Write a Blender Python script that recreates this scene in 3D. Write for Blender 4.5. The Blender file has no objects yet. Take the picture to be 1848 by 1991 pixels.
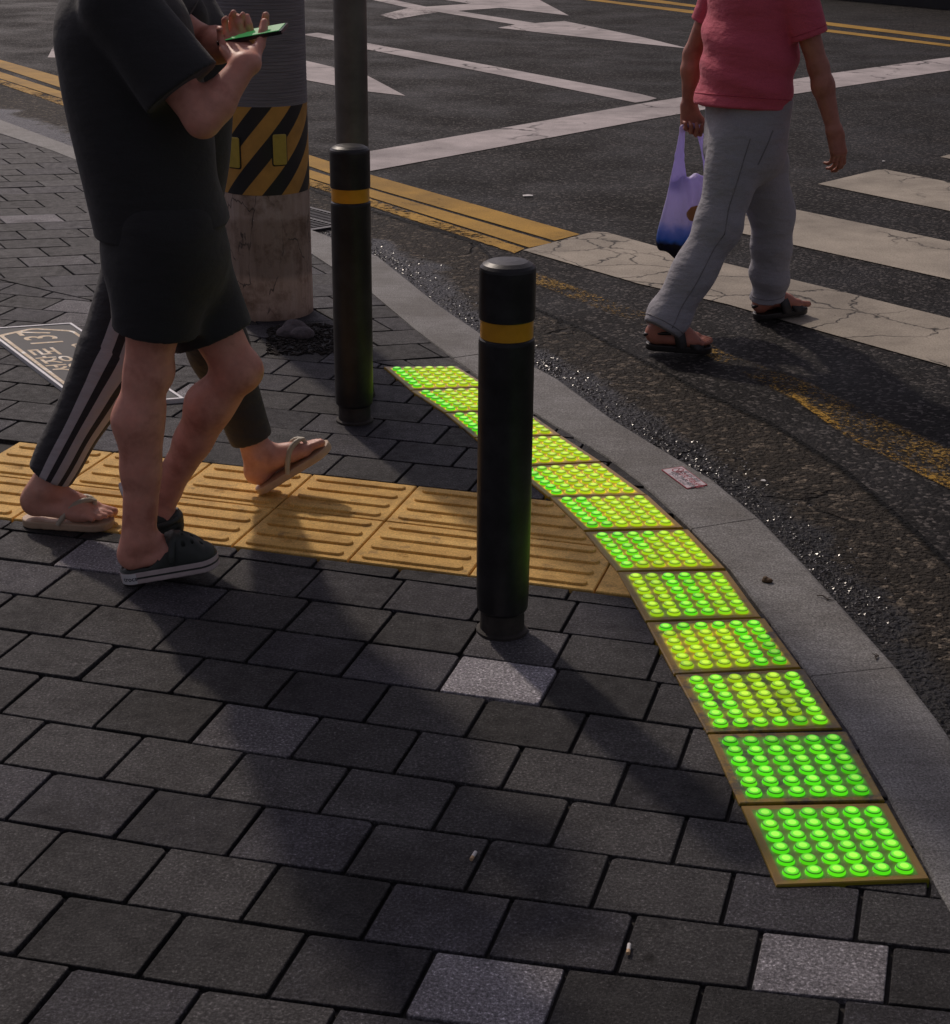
import bpy, math, random
import numpy as np
from mathutils import Vector, Matrix
random.seed(7); RNG = np.random.default_rng(11)
SC = bpy.context.scene
COL = SC.collection

# ------------------------------------------------------------------ camera
CAM_H, CAM_PITCH, CAM_ROLL, CAM_F = 1.65, 0.370724, 0.0091788, 3220.21   # focal length in 1848-wide pixels
cam = bpy.data.cameras.new('camera')
cam.sensor_fit = 'HORIZONTAL'; cam.sensor_width = 36.0
cam.lens = CAM_F / 1848 * 36
cam.clip_end = 500; cam.clip_start = 0.05
co = bpy.data.objects.new('camera', cam); COL.objects.link(co)
co.matrix_world = (Matrix.Translation((0, 0, CAM_H)) @ Matrix.Rotation(math.pi/2 - CAM_PITCH, 4, 'X')
                   @ Matrix.Rotation(CAM_ROLL, 4, 'Z'))
SC.camera = co

# ------------------------------------------------------------------ light
SUN_EL, SUN_AZ = math.radians(40), math.radians(115)     # direction the light comes from
world = bpy.data.worlds.new('World'); SC.world = world; world.use_nodes = True
nt = world.node_tree
bg = nt.nodes['Background']
sky = nt.nodes.new('ShaderNodeTexSky'); sky.sky_type = 'NISHITA'; sky.sun_disc = False
sky.sun_elevation = SUN_EL
sky.sun_rotation = math.pi/2 - SUN_AZ
sky.dust_density = 4.0; sky.air_density = 1.0; sky.ozone_density = 0.5
hs = nt.nodes.new('ShaderNodeHueSaturation'); hs.inputs['Saturation'].default_value = 0.22
tint = nt.nodes.new('ShaderNodeMix'); tint.data_type = 'RGBA'; tint.blend_type = 'MULTIPLY'
tint.inputs[0].default_value = 1.0; tint.inputs[7].default_value = (0.97, 0.905, 1.06, 1)
nt.links.new(sky.outputs[0], hs.inputs['Color']); nt.links.new(hs.outputs[0], tint.inputs[6])
nt.links.new(tint.outputs[2], bg.inputs['Color'])
bg.inputs['Strength'].default_value = 0.051
sun = bpy.data.lights.new('sun', 'SUN'); sun.energy = 1.55; sun.angle = math.radians(2.6)
sun.color = (1.0, 0.86, 0.72)
so = bpy.data.objects.new('sun', sun); COL.objects.link(so)
LDIR = Vector((-math.cos(SUN_AZ)*math.cos(SUN_EL), -math.sin(SUN_AZ)*math.cos(SUN_EL), -math.sin(SUN_EL)))
so.rotation_euler = LDIR.to_track_quat('-Z', 'Y').to_euler(); so.location = (-3, 6, 8)
SC.view_settings.view_transform = 'Standard'; SC.view_settings.look = 'None'
SC.view_settings.exposure = 0.0; SC.view_settings.gamma = 1.0

# ------------------------------------------------------------------ survey helpers (photo measurements -> metres)
def _ray(u, v):
    X, Y = u - 924, v - 995.5
    c, s = math.cos(CAM_ROLL), math.sin(CAM_ROLL)
    X, Y = (c*X + s*Y)/CAM_F, (-s*X + c*Y)/CAM_F
    c, s = math.cos(CAM_PITCH), math.sin(CAM_PITCH)
    return X, c - Y*s, -(s + Y*c)
def G(u, v, z=0.0):                       # point of the level z
    d = _ray(u, v); t = (z - CAM_H)/d[2]; return (d[0]*t, d[1]*t)
def D(u, v, y):                           # point of the upright plane at distance y
    d = _ray(u, v); t = y/d[1]; return Vector((d[0]*t, y, CAM_H + d[2]*t))
ROAD_Z = -0.03

# ------------------------------------------------------------------ materials
def new_mat(name):
    m = bpy.data.materials.new(name); m.use_nodes = True
    t = m.node_tree; return m, t, t.nodes['Principled BSDF']
def N(t, typ, **kw):
    n = t.nodes.new(typ)
    for k, v in kw.items():
        if k.startswith('in_'):
            n.inputs[k[3:].replace('_', ' ')].default_value = v
        else: setattr(n, k, v)
    return n
def L(t, a, b): t.links.new(a, b)
def ramp(t, fac, stops):
    r = N(t, 'ShaderNodeValToRGB')
    e = r.color_ramp.elements
    while len(e) < len(stops): e.new(0.5)
    for el, (p, c) in zip(e, stops):
        el.position = p; el.color = c if len(c) == 4 else (*c, 1)
    L(t, fac, r.inputs[0]); return r.outputs[0]
def noise(t, co_, scale, detail=4, rough=0.6, out=0):
    n = N(t, 'ShaderNodeTexNoise'); n.inputs['Scale'].default_value = scale
    n.inputs['Detail'].default_value = detail; n.inputs['Roughness'].default_value = rough
    if co_ is not None: L(t, co_, n.inputs['Vector'])
    return n.outputs[out]
def mixc(t, fac, a, b, blend='MIX'):
    m = N(t, 'ShaderNodeMix'); m.data_type = 'RGBA'; m.blend_type = blend
    for s, i in ((fac, 0), (a, 6), (b, 7)):
        if hasattr(s, 'is_output'): L(t, s, m.inputs[i])
        elif isinstance(s, (int, float)): m.inputs[i].default_value = s
        else: m.inputs[i].default_value = (*s[:3], 1)
    return m.outputs[2]
def math_(t, op, a, b=None):
    m = N(t, 'ShaderNodeMath'); m.operation = op
    for s, i in ((a, 0), (b, 1)):
        if s is None: continue
        if hasattr(s, 'is_output'): L(t, s, m.inputs[i])
        else: m.inputs[i].default_value = s
    return m.outputs[0]
def bump(t, bsdf, h, strength=0.3, dist=0.01, prev=None):
    b = N(t, 'ShaderNodeBump'); b.inputs['Strength'].default_value = strength; b.inputs['Distance'].default_value = dist
    L(t, h, b.inputs['Height'])
    if prev is not None: L(t, prev, b.inputs['Normal'])
    L(t, b.outputs[0], bsdf.inputs['Normal']); return b.outputs[0]
def pos(t): return N(t, 'ShaderNodeNewGeometry').outputs['Position']
def objco(t): return N(t, 'ShaderNodeTexCoord').outputs['Object']
def scaled(t, v, s):
    m = N(t, 'ShaderNodeMapping'); m.inputs['Scale'].default_value = s; L(t, v, m.inputs['Vector']); return m.outputs[0]

def simple(name, col, rough=0.6, var=0.25, scale=12, bscale=60, bstr=0.15, bdist=0.004, metal=0.0, spec=0.5):
    m, t, b = new_mat(name); p = objco(t)
    n1 = noise(t, p, scale, 5)
    c = mixc(t, ramp(t, n1, [(0.3, (0, 0, 0)), (0.7, (1, 1, 1))]), [x*(1-var) for x in col], [min(1, x*(1+var)) for x in col])
    L(t, c, b.inputs['Base Color']); b.inputs['Roughness'].default_value = rough
    b.inputs['Metallic'].default_value = metal; b.inputs['Specular IOR Level'].default_value = spec
    if bstr: bump(t, b, noise(t, p, bscale, 6), bstr, bdist)
    return m

def cracks(t, p, scale, width, warp=0.5, mask_scale=0.6, mask_lo=0.45, mask_hi=0.55):
    """1 inside a crack"""
    wn = noise(t, p, scale*1.2, 4, 0.6, 1)
    sub = N(t, 'ShaderNodeVectorMath'); sub.operation = 'SCALE'; L(t, wn, sub.inputs[0]); sub.inputs['Scale'].default_value = warp/scale
    ad = N(t, 'ShaderNodeVectorMath'); ad.operation = 'ADD'; L(t, p, ad.inputs[0]); L(t, sub.outputs[0], ad.inputs[1])
    vo = N(t, 'ShaderNodeTexVoronoi'); vo.feature = 'DISTANCE_TO_EDGE'; vo.inputs['Scale'].default_value = scale
    L(t, ad.outputs[0], vo.inputs['Vector'])
    c = ramp(t, vo.outputs[0], [(0.0, (1, 1, 1)), (width, (0, 0, 0))])
    mk = ramp(t, noise(t, p, mask_scale, 3), [(mask_lo, (0, 0, 0)), (mask_hi, (1, 1, 1))])
    return math_(t, 'MULTIPLY', c, mk)

def asphalt_color(t, p, dark=1.0, size=75):
    grain = noise(t, p, size*1.27, 3, 0.75)
    vo = N(t, 'ShaderNodeTexVoronoi'); vo.inputs['Scale'].default_value = size; L(t, p, vo.inputs['Vector'])
    rnd = N(t, 'ShaderNodeSeparateColor'); L(t, vo.outputs['Color'], rnd.inputs[0])
    stone = ramp(t, rnd.outputs[0], [(0.0, (0.010,)*3), (0.45, (0.015, 0.0143, 0.0142)), (0.75, (0.036, 0.0338, 0.0325)), (0.92, (0.17, 0.157, 0.148))])
    big = ramp(t, noise(t, p, 0.9, 5), [(0.3, (0.75,)*3), (0.7, (1.2, 1.16, 1.12))])
    c = mixc(t, ramp(t, grain, [(0.35, (0, 0, 0)), (0.65, (1, 1, 1))]), (0.02, 0.019, 0.019), stone)
    c = mixc(t, 1.0, c, big, 'MULTIPLY')
    h = math_(t, 'ADD', math_(t, 'MULTIPLY', math_(t, 'SUBTRACT', 1.0, vo.outputs['Distance']), 0.7), grain)
    return c, h

def asphalt_mat():
    m, t, b = new_mat('asphalt'); p = pos(t)
    c, h = asphalt_color(t, p)
    ck = cracks(t, p, 0.55, 0.012, 0.6, 0.35, 0.5, 0.56)
    c = mixc(t, ck, c, (0.008, 0.008, 0.008))
    L(t, c, b.inputs['Base Color'])
    rg = ramp(t, noise(t, p, 1.3, 5), [(0.35, (0.55,)*3), (0.65, (0.82,)*3)])
    L(t, rg, b.inputs['Roughness'])
    b.inputs['Specular IOR Level'].default_value = 0.06
    bump(t, b, math_(t, 'SUBTRACT', h, ck), 0.9, 0.006)
    return m

def gutter_mat():
    m, t, b = new_mat('old_gutter_asphalt'); p = pos(t)
    uv = N(t, 'ShaderNodeTexCoord').outputs['UV']
    sep = N(t, 'ShaderNodeSeparateXYZ'); L(t, uv, sep.inputs[0])
    c, h = asphalt_color(t, p, 1.0, 52)
    brown = mixc(t, 1.0, c, (1.75, 1.58, 1.28), 'MULTIPLY')
    brown = mixc(t, 0.25, brown, (0.050, 0.043, 0.033))
    low = noise(t, p, 3.2, 6)
    d = math_(t, 'ADD', sep.outputs[1], math_(t, 'MULTIPLY', math_(t, 'SUBTRACT', low, 0.5), 0.9))
    wet = ramp(t, d, [(0.26, (1, 1, 1)), (0.40, (0, 0, 0))])
    ck = cracks(t, p, 1.5, 0.022, 0.85, 1.2, 0.54, 0.6)
    seam = ramp(t, math_(t, 'ADD', sep.outputs[1], math_(t, 'MULTIPLY', math_(t, 'SUBTRACT', noise(t, p, 14, 5), 0.5), 0.10)),
                [(0.93, (0, 0, 0)), (0.965, (1, 1, 1))])
    ck = math_(t, 'MAXIMUM', ck, seam)
    c2 = mixc(t, math_(t, 'MULTIPLY', wet, 0.9), brown, (0.010, 0.0095, 0.009))
    c2 = mixc(t, ck, c2, (0.006, 0.006, 0.006))
    L(t, c2, b.inputs['Base Color'])
    L(t, ramp(t, wet, [(0, (0.70,)*3), (1, (0.34,)*3)]), b.inputs['Roughness']); L(t, ramp(t, wet, [(0, (0.08,)*3), (1, (0.16,)*3)]), b.inputs['Specular IOR Level'])
    coarse = noise(t, p, 85, 2, 0.5)
    hh = math_(t, 'ADD', h, math_(t, 'MULTIPLY', coarse, 2.0))
    bump(t, b, math_(t, 'SUBTRACT', hh, math_(t, 'MULTIPLY', ck, 2.5)), 1.0, 0.011)
    return m

def paint_mat(name, col, wear=0.35, crack_scale=0, streak=True, alpha_wear=False, crack_mask=(0.45, 0.5), edge=0, nscale=26):
    m, t, b = new_mat(name); p = pos(t)
    ac, h = asphalt_color(t, p)
    n1 = noise(t, p, nscale, 8, 0.75); n2 = noise(t, p, 2.2, 4)
    w = math_(t, 'ADD', math_(t, 'MULTIPLY', n1, 0.65), math_(t, 'MULTIPLY', n2, 0.35))
    worn = ramp(t, w, [(max(0, wear-0.02), (1, 1, 1)), (wear+0.05, (0, 0, 0))])
    tone = mixc(t, ramp(t, noise(t, p, 5, 6), [(0.3, (0, 0, 0)), (0.7, (1, 1, 1))]), [x*0.80 for x in col], [x*1.08 for x in col])
    fine = ramp(t, noise(t, p, 140, 2), [(0.3, (0.70,)*3), (0.6, (1,)*3)])
    tyre = ramp(t, noise(t, p, 1.1, 5, 0.65), [(0.36, (0.72,)*3), (0.55, (1.04,)*3)])
    fine = mixc(t, 1.0, fine, tyre, 'MULTIPLY')
    tone = mixc(t, 1.0, tone, fine, 'MULTIPLY')
    if edge:
        uv = N(t, 'ShaderNodeTexCoord').outputs['UV']
        sep = N(t, 'ShaderNodeSeparateXYZ'); L(t, uv, sep.inputs[0])
        ed = math_(t, 'ABSOLUTE', math_(t, 'SUBTRACT', sep.outputs[1], 0.5))
        ed = math_(t, 'ADD', ed, math_(t, 'MULTIPLY', math_(t, 'SUBTRACT', n1, 0.5), edge))
        worn = math_(t, 'MAXIMUM', worn, ramp(t, ed, [(0.42, (0, 0, 0)), (0.47, (1, 1, 1))]))
    hole = worn
    if crack_scale:
        ck = cracks(t, p, crack_scale, 0.030, 0.8, 0.8, *crack_mask)
        hole = math_(t, 'MAXIMUM', worn, ck)
    if alpha_wear:
        L(t, tone, b.inputs['Base Color'])
        tr = N(t, 'ShaderNodeBsdfTransparent'); mx = N(t, 'ShaderNodeMixShader')
        L(t, hole, mx.inputs[0]); L(t, b.outputs[0], mx.inputs[1]); L(t, tr.outputs[0], mx.inputs[2])
        L(t, mx.outputs[0], t.nodes['Material Output'].inputs['Surface'])
    else:
        c = mixc(t, hole, tone, mixc(t, 0.5, ac, (0.012,)*3))
        L(t, c, b.inputs['Base Color'])
    b.inputs['Roughness'].default_value = 0.7; b.inputs['Specular IOR Level'].default_value = 0.12
    bump(t, b, math_(t, 'SUBTRACT', math_(t, 'MULTIPLY', h, 0.5), hole), 0.5, 0.004)
    return m

def paver_mat():
    m, t, b = new_mat('concrete_paver'); p = pos(t)
    at = N(t, 'ShaderNodeAttribute'); at.attribute_name = 'tone'
    sp = noise(t, p, 165, 2, 0.8)
    spk = ramp(t, sp, [(0.30, (0.40,)*3), (0.50, (0.95,)*3), (0.64, (1.8,)*3), (0.74, (4.2,)*3)])
    pat = ramp(t, noise(t, p, 7, 6, 0.65), [(0.3, (0.72, 0.71, 0.73)), (0.7, (1.2, 1.2, 1.2))])
    sta = ramp(t, noise(t, p, 2.3, 5, 0.7), [(0.38, (0.62, 0.61, 0.60)), (0.52, (1,)*3)])
    gv = N(t, 'ShaderNodeTexVoronoi'); gv.inputs['Scale'].default_value = 2.6; L(t, p, gv.inputs['Vector'])
    gd = math_(t, 'ADD', gv.outputs['Distance'], math_(t, 'MULTIPLY', math_(t, 'SUBTRACT', noise(t, p, 40, 3), 0.5), 0.05))
    gum = ramp(t, gd, [(0.035, (1, 1, 1)), (0.05, (0, 0, 0))])
    gr = N(t, 'ShaderNodeSeparateColor'); L(t, gv.outputs['Color'], gr.inputs[0])
    gum = math_(t, 'MULTIPLY', gum, math_(t, 'GREATER_THAN', gr.outputs[0], 0.55))
    sta = mixc(t, gum, sta, (0.35, 0.34, 0.33))
    c = mixc(t, 1.0, at.outputs['Color'], spk, 'MULTIPLY'); c = mixc(t, 1.0, c, pat, 'MULTIPLY'); c = mixc(t, 1.0, c, sta, 'MULTIPLY')
    L(t, c, b.inputs['Base Color'])
    L(t, ramp(t, noise(t, p, 30, 4), [(0.35, (0.62,)*3), (0.7, (0.82,)*3)]), b.inputs['Roughness']); b.inputs['Specular IOR Level'].default_value = 0.2
    nb = bump(t, b, noise(t, p, 170, 4, 0.7), 0.9, 0.004)
    bump(t, b, noise(t, p, 22, 5), 0.25, 0.01, nb)
    return m

def kerb_mat():
    m, t, b = new_mat('granite_kerb'); p = pos(t)
    g = noise(t, p, 190, 3, 0.85)
    c = ramp(t, g, [(0.32, (0.085, 0.083, 0.079)), (0.5, (0.215, 0.21, 0.202)), (0.68, (0.44, 0.43, 0.415))])
    st = ramp(t, noise(t, p, 3.0, 6, 0.7), [(0.35, (0.62, 0.6, 0.57)), (0.6, (1,)*3)])
    streak = ramp(t, noise(t, scaled(t, p, (2, 14, 1)), 4, 5), [(0.4, (0.85,)*3), (0.6, (1,)*3)])
    c = mixc(t, 1, c, st, 'MULTIPLY'); c = mixc(t, 1, c, streak, 'MULTIPLY')
    L(t, c, b.inputs['Base Color']); b.inputs['Roughness'].default_value = 0.72; b.inputs['Specular IOR Level'].default_value = 0.3
    bump(t, b, noise(t, p, 150, 4), 0.3, 0.003)
    return m

def concrete_pole_mat():
    m, t, b = new_mat('weathered_concrete'); p = pos(t)
    sep = N(t, 'ShaderNodeSeparateXYZ'); L(t, p, sep.inputs[0])
    streak = noise(t, scaled(t, p, (1, 1, 0.12)), 26, 6, 0.7)
    c = ramp(t, streak, [(0.25, (0.36, 0.255, 0.19)), (0.5, (0.54, 0.40, 0.315)), (0.75, (0.64, 0.50, 0.41))])
    blot = ramp(t, noise(t, p, 9, 7, 0.7), [(0.36, (0.55, 0.5, 0.45)), (0.5, (1,)*3)])
    c = mixc(t, 1, c, blot, 'MULTIPLY')
    z = math_(t, 'ADD', sep.outputs[2], math_(t, 'MULTIPLY', math_(t, 'SUBTRACT', noise(t, p, 8, 4), 0.5), 0.05))
    bands = ramp(t, z, [(0.0, (0.75, 0.7, 0.65)), (0.04, (1, 0.95, 0.9)), (0.15, (1.05, 1, 0.95)), (0.175, (0.66, 0.65, 0.64)),
                        (0.38, (0.62, 0.61, 0.60)), (0.40, (0.80, 0.82, 0.86))])
    c = mixc(t, 1, c, bands, 'MULTIPLY')
    ck = cracks(t, scaled(t, p, (1, 1, 0.35)), 9, 0.02, 0.8, 6, 0.5, 0.54)
    c = mixc(t, ck, c, (0.05, 0.04, 0.035))
    chip = ramp(t, noise(t, p, 30, 3), [(0.74, (0, 0, 0)), (0.76, (1, 1, 1))])
    c = mixc(t, chip, c, (0.55, 0.48, 0.44))
    L(t, c, b.inputs['Base Color']); b.inputs['Roughness'].default_value = 0.8
    bump(t, b, noise(t, p, 90, 6), 0.35, 0.005)
    return m

def stripe_band_mat(cx, cy):
    m, t, b = new_mat('hazard_stripes'); p = objco(t)
    sep = N(t, 'ShaderNodeSeparateXYZ'); L(t, p, sep.inputs[0])
    ang = math_(t, 'ARCTAN2', sep.outputs[1], sep.outputs[0])
    s = math_(t, 'SUBTRACT', math_(t, 'MULTIPLY', ang, 0.172), math_(t, 'MULTIPLY', sep.outputs[2], 0.86))
    f = math_(t, 'FRACT', math_(t, 'ADD', math_(t, 'DIVIDE', s, 0.154), 20.42))
    st = ramp(t, f, [(0.485, (0, 0, 0)), (0.5, (1, 1, 1))])
    c = mixc(t, st, (0.018, 0.017, 0.018), (0.60, 0.31, 0.065))
    dirt = ramp(t, noise(t, p, 9, 6), [(0.35, (0.7,)*3), (0.6, (1,)*3)])
    c = mixc(t, 1, c, dirt, 'MULTIPLY')
    L(t, c, b.inputs['Base Color']); b.inputs['Roughness'].default_value = 0.5
    bump(t, b, noise(t, p, 200, 3), 0.08, 0.002)
    return m

def ribbed_mat():
    m, t, b = new_mat('ribbed_sheet'); p = objco(t)
    n = noise(t, scaled(t, p, (1.2, 1.2, 60)), 5, 5, 0.7)
    c = ramp(t, n, [(0.3, (0.13, 0.12, 0.135)), (0.5, (0.20, 0.185, 0.20)), (0.7, (0.30, 0.28, 0.29))])
    L(t, c, b.inputs['Base Color']); b.inputs['Roughness'].default_value = 0.6
    bump(t, b, n, 0.8, 0.004)
    return m

def skin_mat(name='skin', col=(0.50, 0.25, 0.17)):
    m, t, b = new_mat(name); p = pos(t)
    c = mixc(t, ramp(t, noise(t, p, 9, 5), [(0.3, (0, 0, 0)), (0.7, (1, 1, 1))]), [x*f for x, f in zip(col, (0.82, 0.74, 0.72))], col)
    blot = ramp(t, noise(t, p, 14, 4, 0.6), [(0.35, (0.80, 0.70, 0.68)), (0.5, (1,)*3), (0.68, (1.06, 0.98, 0.96))])
    c = mixc(t, 1, c, blot, 'MULTIPLY')
    red = ramp(t, noise(t, p, 40, 4), [(0.3, (0.92, 0.86, 0.85)), (0.7, (1.05, 1.02, 1.0))])
    c = mixc(t, 1, c, red, 'MULTIPLY')
    L(t, c, b.inputs['Base Color']); b.inputs['Roughness'].default_value = 0.5
    b.inputs['Subsurface Weight'].default_value = 0.12
    b.inputs['Subsurface Radius'].default_value = (0.02, 0.008, 0.004); b.inputs['Subsurface Scale'].default_value = 0.5
    bump(t, b, noise(t, p, 160, 4), 0.12, 0.002)
    return m

def cloth_mat(name, col, fold=0.5, var=0.12, weave=420, rough=0.85):
    m, t, b = new_mat(name); p = pos(t)
    c = mixc(t, noise(t, p, 6, 5), [x*(1-var) for x in col], [x*(1+var) for x in col])
    wv = ramp(t, noise(t, p, weave, 2), [(0.3, (0.82,)*3), (0.7, (1.12,)*3)])
    c = mixc(t, 1, c, wv, 'MULTIPLY')
    L(t, c, b.inputs['Base Color']); b.inputs['Roughness'].default_value = rough
    b.inputs['Sheen Weight'].default_value = 0.08
    n = bump(t, b, noise(t, p, weave, 2), 0.2, 0.0015)
    wv2 = noise(t, scaled(t, p, (5, 5, 11)), 2.2, 3, 0.5)
    bump(t, b, wv2, fold, 0.03, n)
    return m

def tactile_mat():
    m, t, b = new_mat('yellow_tactile_concrete'); p = pos(t)
    at = N(t, 'ShaderNodeObjectInfo')
    base = mixc(t, at.outputs['Random'], (0.69, 0.42, 0.115), (0.81, 0.52, 0.16))
    pat = ramp(t, noise(t, p, 10, 7, 0.7), [(0.3, (0.70, 0.66, 0.62)), (0.62, (1.10, 1.09, 1.08))])
    sp = ramp(t, noise(t, p, 220, 2, 0.8), [(0.3, (0.7,)*3), (0.55, (1.0,)*3), (0.72, (1.2,)*3)])
    c = mixc(t, 1, base, pat, 'MULTIPLY'); c = mixc(t, 1, c, sp, 'MULTIPLY')
    gp = N(t, 'ShaderNodeSeparateXYZ'); L(t, objco(t), gp.inputs[0])
    scuff = ramp(t, noise(t, p, 13, 8, 0.75), [(0.56, (0, 0, 0)), (0.70, (0.75,)*3)])
    c = mixc(t, scuff, c, (0.16, 0.10, 0.05))
    L(t, c, b.inputs['Base Color']); b.inputs['Roughness'].default_value = 0.72; b.inputs['Specular IOR Level'].default_value = 0.2
    bump(t, b, noise(t, p, 180, 4), 0.3, 0.002)
    return m

def led_plate_mat():
    m, t, b = new_mat('amber_polycarbonate'); p = pos(t)
    oc = N(t, 'ShaderNodeObjectInfo'); od = N(t, 'ShaderNodeSeparateColor'); L(t, oc.outputs['Color'], od.inputs[0]); pdirt = od.outputs[2]
    n = noise(t, p, 8, 6)
    c = mixc(t, n, (0.20, 0.098, 0.008), (0.31, 0.165, 0.013))
    dirt = math_(t, 'MULTIPLY', ramp(t, noise(t, p, 16, 8, 0.75), [(0.46, (0, 0, 0)), (0.58, (1, 1, 1))]),
                 ramp(t, math_(t, 'ADD', noise(t, p, 5, 3), pdirt), [(0.78, (0, 0, 0)), (1.0, (1, 1, 1))]))
    c = mixc(t, math_(t, 'MULTIPLY', dirt, 0.85), c, (0.035, 0.03, 0.026)); c0 = c; b.inputs['Roughness'].default_value = 0.42
    uv = N(t, 'ShaderNodeTexCoord').outputs['UV']
    # light leaking from the lamps inside the plate, strongest between the studs
    sep = N(t, 'ShaderNodeSeparateXYZ'); L(t, uv, sep.inputs[0])
    def cell(o):
        f = math_(t, 'SUBTRACT', math_(t, 'FRACT', o), 0.5); return math_(t, 'MULTIPLY', f, f)
    r2 = math_(t, 'ADD', cell(sep.outputs[0]), cell(sep.outputs[1]))
    halo = ramp(t, math_(t, 'SQRT', r2), [(0.38, (1, 1, 1)), (0.47, (0.46,)*3), (0.62, (0.24,)*3)])
    inx = math_(t, 'MULTIPLY', math_(t, 'GREATER_THAN', sep.outputs[0], 0.0), math_(t, 'LESS_THAN', sep.outputs[0], 6.0))
    iny = math_(t, 'MULTIPLY', math_(t, 'GREATER_THAN', sep.outputs[1], 0.0), math_(t, 'LESS_THAN', sep.outputs[1], 6.0))
    zone = math_(t, 'MULTIPLY', inx, iny)
    c0 = mixc(t, math_(t, 'MULTIPLY', zone, 0.72), c0, (0.03, 0.035, 0.006)); L(t, c0, b.inputs['Base Color'])
    oi = N(t, 'ShaderNodeObjectInfo')
    sc = N(t, 'ShaderNodeSeparateColor'); L(t, oi.outputs['Color'], sc.inputs[0])
    yel = ramp(t, math_(t, 'ADD', math_(t, 'MULTIPLY', math_(t, 'SUBTRACT', noise(t, p, 6, 3), 0.5), 0.8), sc.outputs[0]),
               [(0.15, (0.045, 0.33, 0.003)), (0.45, (0.30, 0.36, 0.004)), (0.85, (1.15, 0.74, 0.008))])
    e = mixc(t, 1, yel, halo, 'MULTIPLY')
    clean = math_(t, 'SUBTRACT', 1.0, math_(t, 'MULTIPLY', dirt, 0.9))
    L(t, e, b.inputs['Emission Color'])
    L(t, math_(t, 'MULTIPLY', math_(t, 'MULTIPLY', math_(t, 'MAXIMUM', zone, 0.10), clean), 0.85), b.inputs['Emission Strength'])
    bump(t, b, noise(t, p, 120, 4), 0.15, 0.002)
    return m
def led_mat(name, colA, colB, strength, rough=0.25):
    """object colour: red = share of the yellow glow, green = brightness of this stud's lamp"""
    m, t, b = new_mat(name)
    oi = N(t, 'ShaderNodeObjectInfo'); sp = N(t, 'ShaderNodeSeparateColor'); L(t, oi.outputs['Color'], sp.inputs[0])
    c = mixc(t, sp.outputs[0], colA, colB)
    b.inputs['Base Color'].default_value = (0.03, 0.06, 0.01, 1); b.inputs['Roughness'].default_value = rough
    L(t, c, b.inputs['Emission Color'])
    L(t, math_(t, 'MULTIPLY', sp.outputs[1], strength), b.inputs['Emission Strength'])
    return m
def emit_mat(name, col, s):
    m, t, b = new_mat(name); b.inputs['Base Color'].default_value = (*[c*0.2 for c in col], 1)
    b.inputs['Emission Color'].default_value = (*col, 1); b.inputs['Emission Strength'].default_value = s; return m

M = {}
M['asphalt'] = asphalt_mat(); M['gutter'] = gutter_mat()
M['white'] = paint_mat('white_road_paint', (0.60, 0.535, 0.52), 0.33, 1.6, crack_mask=(0.52, 0.6))
M['zebra'] = paint_mat('zebra_paint', (0.47, 0.415, 0.335), 0.335, 3.4, crack_mask=(0.44, 0.52))
M['yellow'] = paint_mat('yellow_road_paint', (0.52, 0.295, 0.045), 0.345, 0)
M['yellow_chip'] = paint_mat('chipped_yellow_paint', (0.52, 0.295, 0.045), 0.44, 0, alpha_wear=True, edge=0.5)
M['yellow_worn'] = paint_mat('worn_yellow_paint', (0.50, 0.30, 0.06), 0.525, 0, alpha_wear=True, edge=0.7, nscale=75)
M['yellow_faint'] = paint_mat('faint_yellow_paint', (0.56, 0.32, 0.05), 0.50, 0, alpha_wear=True, edge=0.6, nscale=60)
M['white_worn'] = paint_mat('worn_white_paint', (0.64, 0.57, 0.55), 0.43, 0, alpha_wear=True)
M['paver'] = paver_mat(); M['kerb'] = kerb_mat()
M['sand'] = simple('joint_dirt', (0.026, 0.023, 0.021), 0.9, 0.4, 30, 120, 0.5)
M['sheet'] = ribbed_mat(); M['pole_conc'] = concrete_pole_mat()
M['black_plastic'] = simple('black_bollard_plastic', (0.022, 0.021, 0.022), 0.42, 0.5, 14, 120, 0.10, spec=0.35)
M['amber_band'] = simple('amber_reflective_band', (0.70, 0.33, 0.02), 0.30, 0.12, 20, 300, 0.12)
M['dirty_metal'] = simple('dirty_base_metal', (0.034, 0.028, 0.024), 0.8, 0.5, 25, 90, 0.4)
M['galv'] = simple('dull_galvanised_steel', (0.15, 0.14, 0.125), 0.5, 0.35, 7, 50, 0.12, metal=0.4)
M['reflector'] = simple('yellow_reflector', (0.50, 0.37, 0.06), 0.4, 0.1, 30, 300, 0.1)
M['black_rubber'] = simple('black_rubber', (0.014, 0.013, 0.013), 0.55, 0.2, 30, 150, 0.2)
M['sign_black'] = simple('sign_black_enamel', (0.020, 0.021, 0.025), 0.7, 0.3, 14, 100, 0.06)
M['sign_gold'] = None
M['sign_edge'] = simple('sign_white_edge', (0.75, 0.74, 0.73), 0.35, 0.15, 20, 100, 0.05)
M['skin'] = skin_mat('skin', (0.80, 0.40, 0.30)); M['skin2'] = skin_mat('skin_pale', (0.72, 0.40, 0.30)); M['skin3'] = skin_mat('skin_tan', (0.50, 0.215, 0.15))
M['black_cloth'] = cloth_mat('black_cotton', (0.028, 0.027, 0.028), 0.2)
M['track_black'] = cloth_mat('black_polyester', (0.030, 0.028, 0.031), 0.35, rough=0.75)
M['track_stripe'] = cloth_mat('grey_stripe_polyester', (0.40, 0.37, 0.385), 0.3, rough=0.75)
M['red_cloth'] = cloth_mat('red_cotton', (0.64, 0.10, 0.155), 0.4)
M['grey_cloth'] = cloth_mat('grey_cotton_twill', (0.345, 0.335, 0.365), 0.45)
M['hair'] = simple('black_hair', (0.012, 0.010, 0.009), 0.45, 0.3, 60, 300, 0.4)
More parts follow.
